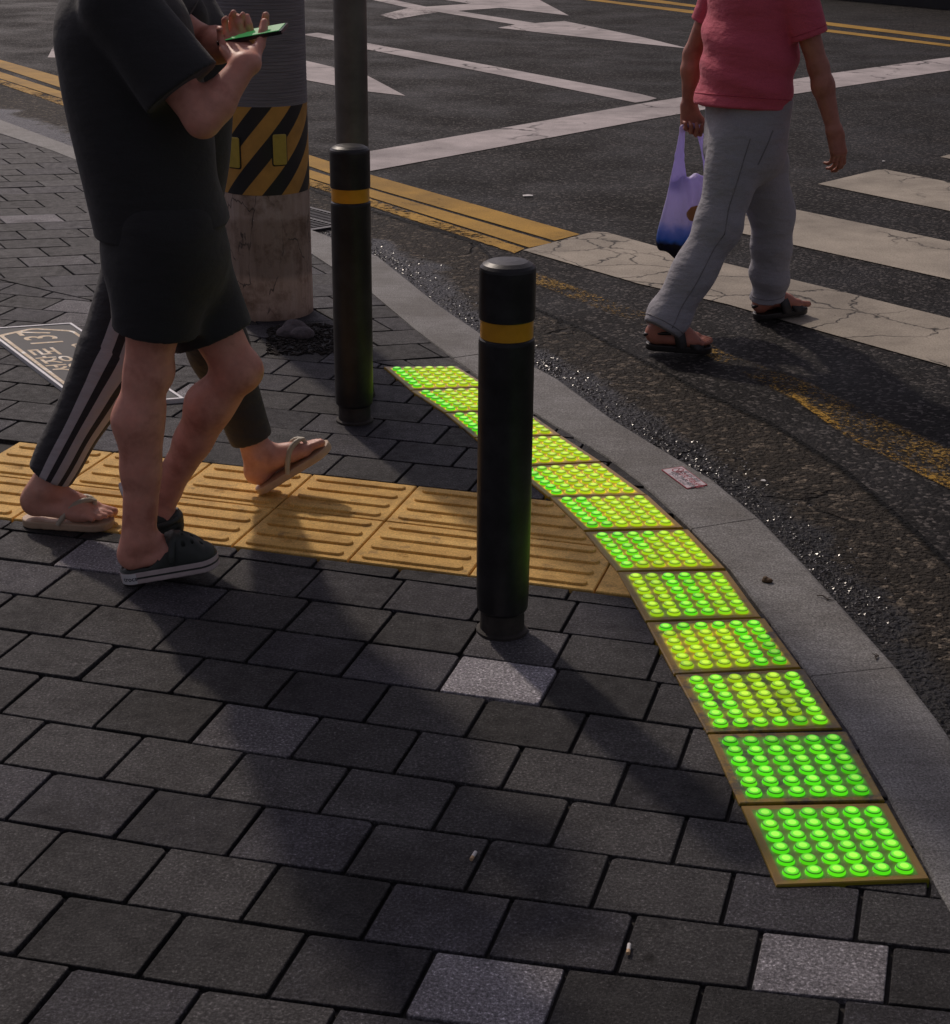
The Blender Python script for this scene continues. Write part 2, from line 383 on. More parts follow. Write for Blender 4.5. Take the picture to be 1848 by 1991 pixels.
M['clog'] = simple('dark_clog_foam', (0.035, 0.042, 0.036), 0.5, 0.15, 30, 200, 0.1)
M['tan_rubber'] = simple('tan_flip_flop_rubber', (0.50, 0.36, 0.24), 0.6, 0.12, 30, 200, 0.15)
M['cream_strap'] = simple('cream_strap_rubber', (0.46, 0.41, 0.31), 0.55, 0.1, 30, 200, 0.1)
M['leather'] = simple('black_sandal_leather', (0.018, 0.015, 0.014), 0.42, 0.3, 40, 150, 0.25)
M['tactile'] = tactile_mat(); M['led_plate'] = led_plate_mat()
M['led_hot'] = led_mat('led_hot', (0.36, 1.0, 0.07), (0.66, 0.86, 0.035), 1.05)
M['led_core'] = led_mat('led_core', (0.11, 0.85, 0.008), (0.42, 0.64, 0.008), 0.95)
M['led_edge'] = led_mat('led_edge', (0.06, 0.50, 0.006), (0.32, 0.46, 0.006), 1.0)
M['led_rim'] = led_mat('led_rim', (0.012, 0.14, 0.003), (0.15, 0.20, 0.003), 0.9)
M['led_side'] = led_mat('led_side', (0.055, 0.72, 0.006), (0.42, 0.58, 0.005), 1.0)
M['iron'] = simple('cast_iron', (0.035, 0.033, 0.034), 0.5, 0.4, 30, 100, 0.4, metal=0.4)
M['screen'] = emit_mat('phone_screen', (0.08, 0.42, 0.13), 0.36)
M['phone'] = simple('black_phone_glass', (0.012, 0.012, 0.013), 0.2, 0.1, 30, 200, 0.02)
M['stone'] = simple('broken_concrete', (0.13, 0.11, 0.115), 0.85, 0.35, 30, 60, 0.6, 0.02)
M['soil'] = simple('dark_litter_soil', (0.022, 0.016, 0.012), 0.95, 0.6, 60, 90, 0.9, 0.02)
M['paper'] = simple('white_paper', (0.70, 0.68, 0.66), 0.7, 0.1, 30, 200, 0.1)
M['filter'] = simple('cigarette_filter', (0.55, 0.38, 0.22), 0.7, 0.1, 30, 200, 0.1)
M['twig'] = simple('dry_twig', (0.05, 0.035, 0.025), 0.8, 0.3, 60, 200, 0.4)
M['leaf'] = simple('dry_leaf', (0.10, 0.055, 0.025), 0.7, 0.4, 40, 100, 0.3)
M['block'] = simple('dark_block', (0.02, 0.019, 0.02), 0.8, 0.3, 3, 20, 0.3)
M['sticker_white'] = simple('sticker_white', (0.60, 0.52, 0.55), 0.5, 0.1, 60, 200, 0.05)
M['sticker_red'] = simple('sticker_red', (0.32, 0.03, 0.045), 0.5, 0.1, 60, 200, 0.05)
M['sticker_ink'] = simple('sticker_ink', (0.035, 0.035, 0.05), 0.5, 0.1, 60, 200, 0.05)
def gold():
    m, t, b = new_mat('worn_gold_lettering'); p = pos(t)
    n = ramp(t, noise(t, p, 22, 6, 0.7), [(0.36, (0.80, 0.76, 0.68)), (0.5, (0.52, 0.36, 0.15)), (0.7, (0.33, 0.21, 0.07))])
    L(t, n, b.inputs['Base Color']); b.inputs['Roughness'].default_value = 0.45; return m
M['sign_gold'] = gold()

# ------------------------------------------------------------------ object helpers
class MB:
    def __init__(s): s.v, s.f, s.mi, s.uv = [], [], [], []
    def add(s, verts, faces, mi=0, uvs=None):
        o = len(s.v); s.v += [tuple(v) for v in verts]
        for k, f in enumerate(faces):
            s.f.append([i + o for i in f]); s.mi.append(mi)
            s.uv.append([uvs[i] for i in f] if uvs else [(0, 0)]*len(f))
    def quad_strip(s, a, b, mi=0):        # two rings of equal length, closed
        n = len(a); s.add(list(a)+list(b), [[i, (i+1) % n, n+(i+1) % n, n+i] for i in range(n)], mi)
    def box(s, c, h, R=None, mi=0):
        vs = []
        for x in (-1, 1):
            for y in (-1, 1):
                for z in (-1, 1):
                    v = Vector((x*h[0], y*h[1], z*h[2]))
                    if R is not None: v = R @ v
                    vs.append(Vector(c)+v)
        s.add(vs, [[0, 1, 3, 2], [4, 6, 7, 5], [0, 4, 5, 1], [2, 3, 7, 6], [0, 2, 6, 4], [1, 5, 7, 3]], mi)
    def prism(s, poly, z0, z1, mi=0, bev=0.0):     # convex or simple 2D polygon (ccw)
        n = len(poly); c = Vector((sum(p[0] for p in poly)/n, sum(p[1] for p in poly)/n))
        rings = [[(p[0], p[1], z0) for p in poly]]
        if bev:
            rings.append([(p[0], p[1], z1-bev) for p in poly])
            ins = []
            for p in poly:
                d = c-Vector(p[:2]); l = d.length or 1; ins.append((p[0]+d.x/l*bev*1.3, p[1]+d.y/l*bev*1.3, z1))
            rings.append(ins)
        else: rings.append([(p[0], p[1], z1) for p in poly])
        vs = [v for r in rings for v in r]; fs = []
        for k in range(len(rings)-1):
            for i in range(n): fs.append([k*n+i, k*n+(i+1) % n, (k+1)*n+(i+1) % n, (k+1)*n+i])
        fs.append([(len(rings)-1)*n+i for i in range(n)]); fs.append([n-1-i for i in range(n)])
        s.add(vs, fs, mi)
    def lathe(s, prof, c=(0, 0), seg=48, mi=0, mis=None):
        rings = [[(c[0]+r*math.cos(2*math.pi*i/seg), c[1]+r*math.sin(2*math.pi*i/seg), z) for i in range(seg)] for r, z in prof]
        for k in range(len(rings)-1): s.quad_strip(rings[k], rings[k+1], mis[k] if mis else mi)
        if prof[-1][0] > 1e-6: s.add(rings[-1], [list(range(seg))], mis[-1] if mis else mi)
        if prof[0][0] > 1e-6: s.add(rings[0], [list(range(seg))[::-1]], mis[0] if mis else mi)
    def tube(s, pts, r, seg=10, mi=0):
        pts = [Vector(p) for p in pts]; rs = r if isinstance(r, (list, tuple)) else [r]*len(pts); prev = None; ref = Vector((0.31, 0.17, 0.93))
        rings = []
        for i, p in enumerate(pts):
            d = (pts[min(i+1, len(pts)-1)]-pts[max(i-1, 0)]).normalized()
            x = d.cross(ref)
            if x.length < 1e-3: x = d.cross(Vector((1, 0, 0)))
            x.normalize(); y = d.cross(x)
            rings.append([p+x*rs[i]*math.cos(2*math.pi*k/seg)+y*rs[i]*math.sin(2*math.pi*k/seg) for k in range(seg)])
        for a, b in zip(rings[:-1], rings[1:]): s.quad_strip(a, b, mi)
        s.add(rings[0], [list(range(seg))[::-1]], mi); s.add(rings[-1], [list(range(seg))], mi)
    def build(s, name, mats, parent=None, smooth=False, loc=None):
        me = bpy.data.meshes.new(name); me.from_pydata(s.v, [], s.f)
        for m in (mats if isinstance(mats, (list, tuple)) else [mats]): me.materials.append(m)
        me.polygons.foreach_set('material_index', s.mi)
        u = me.uv_layers.new(name='UVMap'); flat = [c for f in s.uv for q in f for c in q]
        u.data.foreach_set('uv', flat)
        if smooth: me.polygons.foreach_set('use_smooth', [True]*len(s.f))
        me.update()
        o = bpy.data.objects.new(name, me); COL.objects.link(o)
        if loc is not None: o.location = loc
        if parent is not None: o.parent = parent
        return o
def smooth_by_angle(o, deg=40):
    me = o.data; me.polygons.foreach_set('use_smooth', [True]*len(me.polygons))
    me.set_sharp_from_angle(angle=math.radians(deg))
def tag(o, label, cat, group=None, kind=None):
    o['label'] = label; o['category'] = cat
    if group: o['group'] = group
    return o
def struct(o): o['kind'] = 'structure'; return o
def empty(name, loc, label, cat, group=None):
    o = bpy.data.objects.new(name, None); o.location = loc; o.empty_display_size = 0.1; COL.objects.link(o)
    return tag(o, label, cat, group)
def to_local(parent, o):                   # mesh written in world metres under a thing whose Empty is elsewhere
    o.parent = parent; o.matrix_parent_inverse = Matrix.Translation(-Vector(parent.location)); return o
def text_verts(body, size, bold=0.0):
    cu = bpy.data.curves.new('lettering', 'FONT'); cu.body = body; cu.size = size; cu.align_x = 'CENTER'; cu.align_y = 'CENTER'
    cu.offset = bold; cu.resolution_u = 3
    ob = bpy.data.objects.new('lettering', cu); COL.objects.link(ob)
    bpy.context.view_layer.update()
    dg = bpy.context.evaluated_depsgraph_get()
    me = bpy.data.meshes.new_from_object(ob.evaluated_get(dg))
    vs = [v.co.copy() for v in me.vertices]; fs = [list(p.vertices) for p in me.polygons]
    bpy.data.objects.remove(ob); bpy.data.curves.remove(cu); bpy.data.meshes.remove(me)
    return vs, fs
def poly_uvs(n): return [(0, 0)]*n
def clip_poly(poly, o, n):                 # keep side where (p-o).n <= 0
    out = []
    for i in range(len(poly)):
        a, b = poly[i], poly[(i+1) % len(poly)]
        da = (a[0]-o[0])*n[0]+(a[1]-o[1])*n[1]; db = (b[0]-o[0])*n[0]+(b[1]-o[1])*n[1]
        if da <= 0: out.append(a)
        if (da < 0 < db) or (db < 0 < da):
            t = da/(da-db); out.append((a[0]+(b[0]-a[0])*t, a[1]+(b[1]-a[1])*t))
    return out

# ------------------------------------------------------------------ road, gutter, kerb
mb = MB(); mb.add([(-150, -60, ROAD_Z-0.004), (150, -60, ROAD_Z-0.004), (150, 250, ROAD_Z-0.004), (-150, 250, ROAD_Z-0.004)], [[0, 1, 2, 3]])
struct(mb.build('road', M['asphalt']))

KSEC = [((0, 259.8), (0, 232.9)), ((96.8, 291.8), (144, 285.7)), ((604.7, 494), (620, 453)), ((723.5, 571.6), (735, 500)), ((808, 643), (850, 592)),
        ((881, 698), (985, 683)), ((979, 768), (1085, 738)), ((1102, 843), (1190, 815)), ((1184, 893), (1288, 874.8)), ((1269, 960), (1385, 933)),
        ((1345, 1030.7), (1477.5, 1009.7)), ((1422, 1110), (1560, 1095)), ((1494, 1207), (1640, 1184)),
        ((1576, 1318), (1743.6, 1300.3)), ((1650, 1424), (1820, 1398)), ((1720, 1539), (1898, 1512)), ((1806, 1697), (1992, 1672)),
        ((1862, 1800), (2066, 1790)), ((1985, 2060), (2215, 2050))]
KJ = {1, 5, 10, 13, 17}
kin = [Vector(G(*a)) for a, b in KSEC]; kout = [Vector(G(*b)) for a, b in KSEC]
d0 = Vector((-0.56, 0.83))
kin = [kin[0]+d0*t for t in (30, 20, 14, 10, 7, 5, 3.5, 2.3, 1.15)] + kin; kout = [kout[0]+d0*t for t in (30, 20, 14, 10, 7, 5, 3.5, 2.3, 1.15)] + kout
KJ = {i+9 for i in KJ} | set(range(9))
dl = (kin[-1]-kin[-2]).normalized()
for t in (1, 2, 4, 12):
    kin.append(kin[len(KSEC)+8]+dl*t); kout.append(kout[len(KSEC)+8]+dl*t); KJ.add(len(kin)-1)
mb = MB()
def kerb_stone(i0, i1):
    ii = list(range(i0, i1+1))
    def inset(lst):                        # 2 mm mortar gap at both ends
        p = [v.copy() for v in lst]
        p[0] += (p[1]-p[0]).normalized()*0.002; p[-1] += (p[-2]-p[-1]).normalized()*0.002; return p
    a = inset([kin[i] for i in ii]); b = inset([kout[i] for i in ii]); n = len(a)
    jz = random.uniform(-0.0012, 0.0012)
    def ring(off_a, off_b, z):
        o = []
        for q in range(n):
            d = (b[q]-a[q]).normalized(); o.append((a[q]+d*off_a, b[q]-d*off_b, z+jz))
        return o
    prof = [ring(0, 0, -0.15), ring(0, 0, 0.0005), ring(0.004, 0.010, 0.005)]
    vs = []; 
    for r in prof:
        vs += [(p[0].x, p[0].y, p[2]) for p in r] + [(p[1].x, p[1].y, p[2]) for p in r]
    m2 = 2*n; fs = []
    for k in range(2):
        for q in range(n-1):
            fs.append([k*m2+q+1, k*m2+q, (k+1)*m2+q, (k+1)*m2+q+1])
            fs.append([k*m2+n+q, k*m2+n+q+1, (k+1)*m2+n+q+1, (k+1)*m2+n+q])
        fs.append([k*m2, k*m2+n, (k+1)*m2+n, (k+1)*m2]); fs.append([k*m2+m2-1, k*m2+n-1, (k+1)*m2+n-1, (k+1)*m2+m2-1])
    for q in range(n-1): fs.append([2*m2+q, 2*m2+n+q, 2*m2+n+q+1, 2*m2+q+1])
    mb.add(vs, fs)
js = sorted(KJ)
for a, b in zip(js[:-1], js[1:]): kerb_stone(a, b)
struct(mb.build('kerb', M['kerb']))

SEAM = [((0, 233), (0, 160)), ((144, 286), (124, 200)), ((620, 453), (600, 364)), ((735, 500), (716, 404)), ((850, 592), (930, 468)), ((985, 683), (1046, 598)),
        ((1090, 740), (1130, 635)), ((1340, 913), (1358, 752)), ((1477, 1010), (1500, 818)), ((1640, 1184), (1640, 905)), ((1743.6, 1300.3), (1796, 1039)),
        ((1898, 1512), (1990, 1240)), ((2215, 2050), (2500, 1700))]
ga = [Vector(G(*a, ROAD_Z)) for a, b in SEAM]; gb = [Vector(G(*b, ROAD_Z)) for a, b in SEAM]
ga = [ga[0]+d0*30] + ga; gb = [gb[0]+d0*30] + gb
mb = MB(); NA, NU = 10, 8
vs, uvs, fs = [], [], []; rows = []
acc = 0
for i in range(len(ga)-1):
    for k in range(NA if i < len(ga)-2 else NA+1):
        t = k/NA
        a = ga[i].lerp(ga[i+1], t); b = gb[i].lerp(gb[i+1], t)
        dd = (a-b).normalized()*0.03; rows.append((a+dd, b))
for r, (a, b) in enumerate(rows):
    for q in range(NU+1):
        p = a.lerp(b, q/NU); vs.append((p.x, p.y, ROAD_Z-0.002)); uvs.append((r*0.1, q/NU))
for r in range(len(rows)-1):
    for q in range(NU):
        i = r*(NU+1)+q; fs.append([i, i+1, i+NU+2, i+NU+1])
mb.add(vs, fs, 0, uvs); struct(mb.build('gutter', M['gutter']))

# glossy grit facets added to make glints on the wet gutter by the kerb
mb = MB(); g_ = np.random.default_rng(21)
for i in range(4200):
    k = int(g_.integers(1, len(ga)-2)); t_ = g_.uniform(); a_ = ga[k].lerp(ga[k+1], t_); b_ = gb[k].lerp(gb[k+1], t_)
    s_ = abs(g_.normal(0, 0.17))+0.03
    if s_ > 0.6: continue
    p_ = a_.lerp(b_, s_)
    if p_.y < 2.3 or p_.y > 9: continue
    clump = math.sin(p_.x*7.3+p_.y*3.1)+math.sin(p_.x*3.9-p_.y*5.7+1.3)
    if clump < g_.uniform(-1.6, 1.2): continue
    r_ = g_.uniform(0.0025, 0.0065); an = g_.uniform(0, 6.28); cz = ROAD_Z-0.002
    vs_ = [Vector((r_*g_.uniform(.8, 1.4)*math.cos(an+j*1.2566), r_*g_.uniform(.7, 1.1)*math.sin(an+j*1.2566), g_.uniform(-.001, .001))) for j in range(5)]
    top = Vector((g_.uniform(-.4, .4)*r_, g_.uniform(-.4, .4)*r_, r_*g_.uniform(0.35, 0.75)))
    base = Vector((p_.x, p_.y, cz)); mb.add([base+v for v in vs_]+[base+top], [[j, (j+1) % 5, 5] for j in range(5)])
o = mb.build('glint_grit', simple('glint_grit', (0.035, 0.031, 0.027), 0.24, 0.5, 90, 300, 0.05, spec=0.4)); o['kind'] = 'stuff'; o['label'] = 'glossy grit added to make the glints in the wet gutter along the kerb'; o['category'] = 'grit'
def mark(name, polys, mat, z=ROAD_Z):
    mb = MB()
    for p in polys:
        q = [G(u, v, z) for u, v in p]; mb.add([(x, y, z) for x, y in q], [list(range(len(q)))], 0)
    o = mb.build(name, mat); return struct(o)
def strip(name, top, bot, mat, z=ROAD_Z, sub=6):
    mb = MB(); vs, uvs = [], []
    tp, bt = [], []
    for i in range(len(top)-1):
        for k in range(sub):
            t = k/sub
            for src, dst in ((top, tp), (bot, bt)):
                a, b = Vector(G(*src[i], z)), Vector(G(*src[i+1], z)); dst.append(a.lerp(b, t))
    tp.append(Vector(G(*top[-1], z))); bt.append(Vector(G(*bot[-1], z))); n = len(tp)
    for i in range(n):
        vs += [(tp[i].x, tp[i].y, z), (bt[i].x, bt[i].y, z)]; uvs += [(i, 1), (i, 0)]
    mb.add(vs, [[2*i+1, 2*i+3, 2*i+2, 2*i] for i in range(n-1)], 0, uvs)
    return struct(mb.build(name, mat))
strip('edge_line', [(-520, -65), (0, 115.6), (124, 150.6), (597, 299.4), (716.5, 338), (1128, 455)], [(-520, -55), (0, 131), (124, 171.6), (597, 321), (716.5, 362.5), (1079, 467.5)], M['yellow'])
strip('edge_line', [(-520, -48), (0, 139), (124, 178.6), (597, 328), (716.5, 366), (1074, 471.5)], [(-520, -38), (0, 152), (124, 192), (597, 344), (716.5, 382), (1030, 481)], M['yellow'])
strip('edge_line', [(-520, -37), (0, 153), (124, 193), (597, 345), (716.5, 384), (1022, 482)], [(-520, -30), (0, 163), (124, 206), (597, 360), (716.5, 400), (1000, 492)], M['yellow_chip'])
strip('worn_edge_line', [(1020, 520), (1244.6, 600), (1358, 645), (1411, 684), (1551, 730), (1656, 780), (1848, 868), (2100, 985)],
      [(1020, 545), (1244.6, 634), (1340, 672), (1395, 705), (1544, 780), (1656, 850), (1848, 948), (2100, 1080)], M['yellow_worn'])
strip('worn_edge_line', [(1544, 762), (1656, 838), (1848, 934), (2100, 1066)], [(1540, 773), (1650, 853), (1848, 952), (2100, 1088)], M['yellow_faint'], ROAD_Z+0.0008)
mark('stop_line', [[(690, 338.5), (716.5, 332.7), (1244.6, 234.6), (1533.5, 183.9), (1848, 136.6), (2400, 50), (2400, 18), (1848, 110.3), (1617.5, 141.8), (1244.6, 201.4), (716.5, 294), (690, 299)]], M['white'])
mark('lane_line', [[(586.6, 66.5), (647, 77.7), (709.5, 94.6), (960, 143), (1236, 199), (1262, 195), (1278, 190.5), (1244.6, 182), (960, 128), (709.5, 82.3), (640, 66.5), (618, 63)]], M['white'])
z9 = lambda x, y: (696.9+x*.2424, y*.2424)
mark('straight_arrow', [[z9(-300, -95), z9(400, 60), z9(650, 95), z9(1260, 195), z9(1420, 183), z9(800, 85), z9(540, 50), z9(-150, -95)],
                        [(1341, 94), (1244.6, 70.5), (1098, 40.3), (1049, 43.8), (1002, 47.3), (968.6, 53.4), (1244.6, 84)]], M['white'])
mark('turn_arrow', [[z9(540, 51), z9(655, 95), z9(800, 84), z9(1150, 60), z9(900, 28)], [z9(690, -4), z9(900, 28), z9(1150, 60), z9(1690, 122), z9(1460, 0), z9(1380, -60)]], M['white'], ROAD_Z+0.0006)
mark('turn_arrow', [[z9(170, 118), z9(300, 152), z9(480, 120), z9(650, 95), z9(535, 50), z9(410, 60)]], M['white_worn'], ROAD_Z+0.0012)
mark('straight_arrow', [[(788.3, 185.6), (712, 145), (580.5, 113.8), (545, 118), (480, 100), (300, 60), (240, 66), (470, 112), (500, 124), (465, 135), (580.5, 152.3), (712, 177)]], M['white'])
mark('turn_arrow', [[(92.7, 111), (123, 112), (235, 118), (240, 92), (122, 70), (114, 70)]], M['white'])
strip('centre_line', [(700, -60), (1278, -1), (1362, 10.5), (1607, 42), (1848, 71.8), (2500, 150)], [(700, -57), (1239, 0), (1362, 14.7), (1607, 48.3), (1848, 77.7), (2500, 158)], M['yellow'])
strip('centre_line', [(700, -52), (1161, -2), (1358, 21), (1607, 56), (1848, 85.8), (2500, 166)], [(700, -48), (1161, 2), (1358, 27), (1607, 61.3), (1848, 90.4), (2500, 174)], M['yellow'])
mark('zebra_crossing', [
    [(1017, 486), (1056, 497), (1244.6, 551.6), (1418, 591.8), (1568.5, 635.6), (1848, 713.7), (2300, 835), (2300, 730), (1848, 618), (1533.5, 541), (1288, 481.5), (1180, 451), (1154, 450)],
    [(1312, 424), (1523, 471), (1848, 542.8), (2300, 640), (2300, 556), (1848, 469), (1519.5, 401), (1450, 385), (1430, 386)],
    [(1591, 357), (1848, 409.7), (2300, 500), (2300, 438), (1848, 353.7), (1722.6, 329), (1705, 330)],
    [(1829, 304.7), (2300, 392), (2300, 343), (1930, 279), (1915, 280)]], M['zebra'])

# ------------------------------------------------------------------ pavement
TA = math.radians(-16.1); TU = Vector((math.cos(TA), math.sin(TA))); TW = Vector((-math.sin(TA), math.cos(TA)))
TO = Vector(G(450, 1063.2))
def uv2(u, w): return TO+TU*u+TW*w
def inv_uv(p): q = Vector(p)-TO; return q.dot(TU), q.dot(TW)
kmid = [(a+b)/2 for a, b in zip(kin, kout)]
def kerb_side(p):                         # signed distance: >0 beyond kerb middle; with local frame
    best = None
    for a, b in zip(kmid[:-1], kmid[1:]):
        ab = b-a; t = max(0, min(1, (p-a).dot(ab)/ab.length_squared)); q = a+ab*t
        dd = (p-q).length
        if best is None or dd < best[0]:
            n = Vector((-ab.y, ab.x)).normalized()       # kerb runs toward viewer: this normal points to the road
            best = (dd, q, n)
    return best
pts = [(p.x, p.y) for p in kmid]
base_poly = pts + [(kmid[-1].x, -20), (-60, -20), (-60, kmid[0].y)]
mb = MB(); mb.add([(x, y, -0.0125) for x, y in base_poly], [list(range(len(base_poly)))]); struct(mb.build('pavement_bed', M['sand']))

LIGHT = [((968, 1328), 6.4), ((940, 1925), 4.2), ((1590, 1868), 3.8), ((100, 430), 3.6), ((185, 1082), 4.0), ((392, 748), 4.2), ((120, 600), 2.6), ((180, 618), 2.6), ((505, 1405), 2.2), ((1010, 1265), 1.7), ((130, 505), 2.0), ((300, 860), 1.8)]
LIGHT = [(Vector(G(*p)), k) for p, k in LIGHT]
pv, pf, ptone, BLOCKS = [], [], [], []
def add_paver(poly, far=False):
    if len(poly) < 3: return
    c = sum((Vector(p) for p in poly), Vector((0, 0)))/len(poly)
    dist, q, n = kerb_side(c)
    if dist < 0.7: poly = clip_poly(poly, q-n*0.03, n)
    elif (c-q).dot(n) > 0: return
    if len(poly) < 3: return
    ar = 0.5*abs(sum(poly[i][0]*poly[(i+1) % len(poly)][1]-poly[(i+1) % len(poly)][0]*poly[i][1] for i in range(len(poly))))
    if ar < 0.0008: return
    c = sum((Vector(p) for p in poly), Vector((0, 0)))/len(poly)
    tone = 0.046*RNG.choice([0.62, 0.78, 0.9, 1, 1, 1.1, 1.25, 1.4])*RNG.uniform(0.92, 1.08)
    hue = RNG.choice([0, 0, 1])
    colr = [tone*1.0, tone*0.965, tone*(1.10 if hue else 0.98)]
    z = RNG.uniform(-0.0012, 0.0012); tx, ty = RNG.normal(0, 0.006, 2); m = len(poly); o = len(pv); BLOCKS.append((c, len(pf), 3*m+1, ar))
    rings = ((0.0, -0.02), (0.0004, -0.0026), (0.0014, -0.0008), (0.0032, 0.0))
    for ins, dz in rings:
        for p in poly:
            d = c-Vector(p); l = d.length or 1; x, y = p[0]+d.x/l*ins, p[1]+d.y/l*ins
            pv.append((x, y, z+dz+tx*(x-c.x)+ty*(y-c.y)))
    for k in range(3):
        for i in range(m): pf.append([o+k*m+i, o+k*m+(i+1) % m, o+(k+1)*m+(i+1) % m, o+(k+1)*m+i]); ptone.append(colr)
    pf.append([o+3*m+i for i in range(m)]); ptone.append(colr)
def rect_poly(f, u0, u1, w0, w1, gap, cham=0.006):
    g = gap/2; a, b, c, d = u0+g, u1-g, w0+g, w1-g
    if b-a < 0.02 or d-c < 0.012: return []
    h = [min(cham*RNG.choice([0.3, 0.4, 0.5, 0.7, 1.3]), (d-c)*0.3) for _ in range(4)]
    return [tuple(f(x, y)) for x, y in ((a+h[0], c), (b-h[1], c), (b, c+h[1]), (b, d-h[2]), (b-h[2], d), (a+h[3], d), (a, d-h[3]), (a, c+h[0]))]
# boundary between the two bonds
B1, B2 = Vector(G(100, 566)), Vector(G(746, 708)); bd = (B2-B1).normalized(); bn = Vector((-bd.y, bd.x))
if bn.y < 0: bn = -bn
def uvp(u, w): return uv2(u, w+0.045*max(0, -w-0.7)*max(0, u)**2)   # the rows fan out towards the kerb
PH = {1: (0.94, .2205), 2: (0.75, .2145), 3: (0.079, .2255), 4: (-0.007, .219), 5: (0.128, .2165), 6: (0.247, .2215), 7: (0.145, .2200), 8: (0.268, .2108), 9: (0.160, .2170), 10: (0.262, .222), 11: (0.15, .222)}
def wrow(k): return -0.065-0.1827*k
PU, GAP = 0.2205, 0.0072
TWT = 0.578                                # far edge of the tactile strip
rowsW = [(wrow(0), -0.002, 0)]+[(wrow(k+1), wrow(k), k+1) for k in range(13)]
rowsA = [(TWT+0.004, TWT+0.0235, -1)]
w = TWT+0.004
r = 20
while w < 4.0:
    rowsW.append((w, w+0.1827, r)); w += 0.1827; r += 1
for w0, w1, k in rowsW:
    ph = (0.03 if k % 2 == 0 else 0.142)+RNG.uniform(-0.006, 0.006)
    pu = PU
    if k in PH and w1 < 0: ph, pu = PH[k]
    for i in range(-24, 24):
        u0 = ph+i*pu
        poly = rect_poly(uvp, u0, u0+pu, w0, w1, GAP)
        if not poly: continue
        c = uvp(u0+pu/2, (w0+w1)/2)
        if c.y < 1.2 or c.y > 9 or abs(c.x) > 4.5: continue
        if w0 > TWT: poly = clip_poly(poly, B1-bn*0.004, bn)
        add_paver(poly)
FA, FB = math.radians(14), math.radians(-62)
fu = Vector((math.cos(FA), math.sin(FA))); fw = Vector((-math.cos(FB), -math.sin(FB))); fo = Vector(G(10, 483.7))
FSP = 0.205
def uvf(u, w): return fo+fu*u+fw*w
for k in range(-18, 70):
    ph = (0.5 if k % 2 else 0)*0.29+RNG.uniform(-0.01, 0.01)
    for i in range(-32, 26):
        c = uvf(ph+i*0.29+0.14, k*FSP+0.1)
        if c.y > 22 or c.x < -9 or c.x > 2.5 or (c-B1).dot(bn) < -0.25: continue
        d_, q_, n_ = kerb_side(c)
        if (c-q_).dot(n_) > 0.2: continue
        poly = rect_poly(uvf, ph+i*0.29, ph+i*0.29+0.29, k*FSP, (k+1)*FSP, GAP)
        poly = clip_poly(poly, B1+bn*0.004, -bn)
        if len(poly) >= 3: add_paver(poly, True)
for lp, k in LIGHT:
    b_ = min((q for q in BLOCKS if q[3] > 0.012), key=lambda q: (q[0]-lp).length)
    for i in range(b_[1], b_[1]+b_[2]): ptone[i] = [x*k for x in (0.052, 0.050, 0.053)]
me = bpy.data.meshes.new('pavement'); me.from_pydata(pv, [], pf); me.materials.append(M['paver'])
ca = me.color_attributes.new('tone', 'FLOAT_COLOR', 'CORNER')
flat = np.ones((len(me.loops), 4), dtype=np.float32); k = 0
for f, cc in zip(pf, ptone):
    flat[k:k+len(f), :3] = cc; k += len(f)
ca.data.foreach_set('color', flat.ravel()); me.update()
o = bpy.data.objects.new('pavement', me); COL.objects.link(o); struct(o)

# ------------------------------------------------------------------ LED panels
def GL(u, v): return Vector(G(u, v, 0.006))
LQ = [  # nearest first: TL, TR, BR, BL
    [GL(1440.7, 1565.8), GL(1726.1, 1560.5), GL(1810.1, 1709.4), GL(1509, 1721.6)],
    [GL(1375.9, 1426.8), GL(1647.3, 1421.2), GL(1722.6, 1556), GL(1437.2, 1562.3)],
    [GL(1312.9, 1310.8), GL(1565, 1299.7), GL(1640, 1416), GL(1374.8, 1424.7)],
    [GL(1256.8, 1209.3), GL(1488, 1201.2), GL(1559, 1297.5), GL(1310.1, 1310.1)],
    [GL(1200.8, 1111.2), GL(1415.1, 1108.8), GL(1482, 1200), GL(1255.1, 1207)],
    [GL(1136, 1033.5), GL(1339.1, 1028.2), GL(1412.7, 1105), GL(1199.7, 1110.2)],
    [GL(1068.4, 965.9), GL(1260.3, 961.3), GL(1330.4, 1025.4), GL(1135, 1030.7)],
    [Vector((.105, 4.60)), Vector((.378, 4.650)), Vector((.487, 4.378)), Vector((.206, 4.352))],
    [Vector((-.004, 4.866)), Vector((.269, 4.894)), Vector((.376, 4.656)), Vector((.105, 4.606))],
    [Vector((-.101, 5.114)), Vector((.165, 5.15)), Vector((.267, 4.90)), Vector((-.005, 4.872))],
    [Vector((-.221, 5.359)), Vector((.05, 5.405)), Vector((.163, 5.155)), Vector((-.102, 5.119))],
    [Vector((-.328, 5.642)), Vector((-.07, 5.658)), Vector((.048, 5.41)), Vector((-.222, 5.364))]]
def dome_mesh():
    mb = MB(); R = 0.0151; s = 24
    prof = [(R*1.10, 0.0), (R*1.06, 0.0016), (R*1.02, 0.0040), (R*0.985, 0.0056), (R*0.95, 0.0064), (R*0.89, 0.0070), (R*0.74, 0.0074), (R*0.52, 0.0077), (R*0.30, 0.0079), (0.0004, 0.0080)]
    mb.lathe(prof, (0, 0), s, 0, [2, 2, 2, 1, 1, 4, 0, 3, 3])
    return mb
dm = dome_mesh().build('dome_light', [M['led_core'], M['led_rim'], M['led_side'], M['led_hot'], M['led_edge']], smooth=True); dome_me = dm.data
bpy.data.objects.remove(dm)
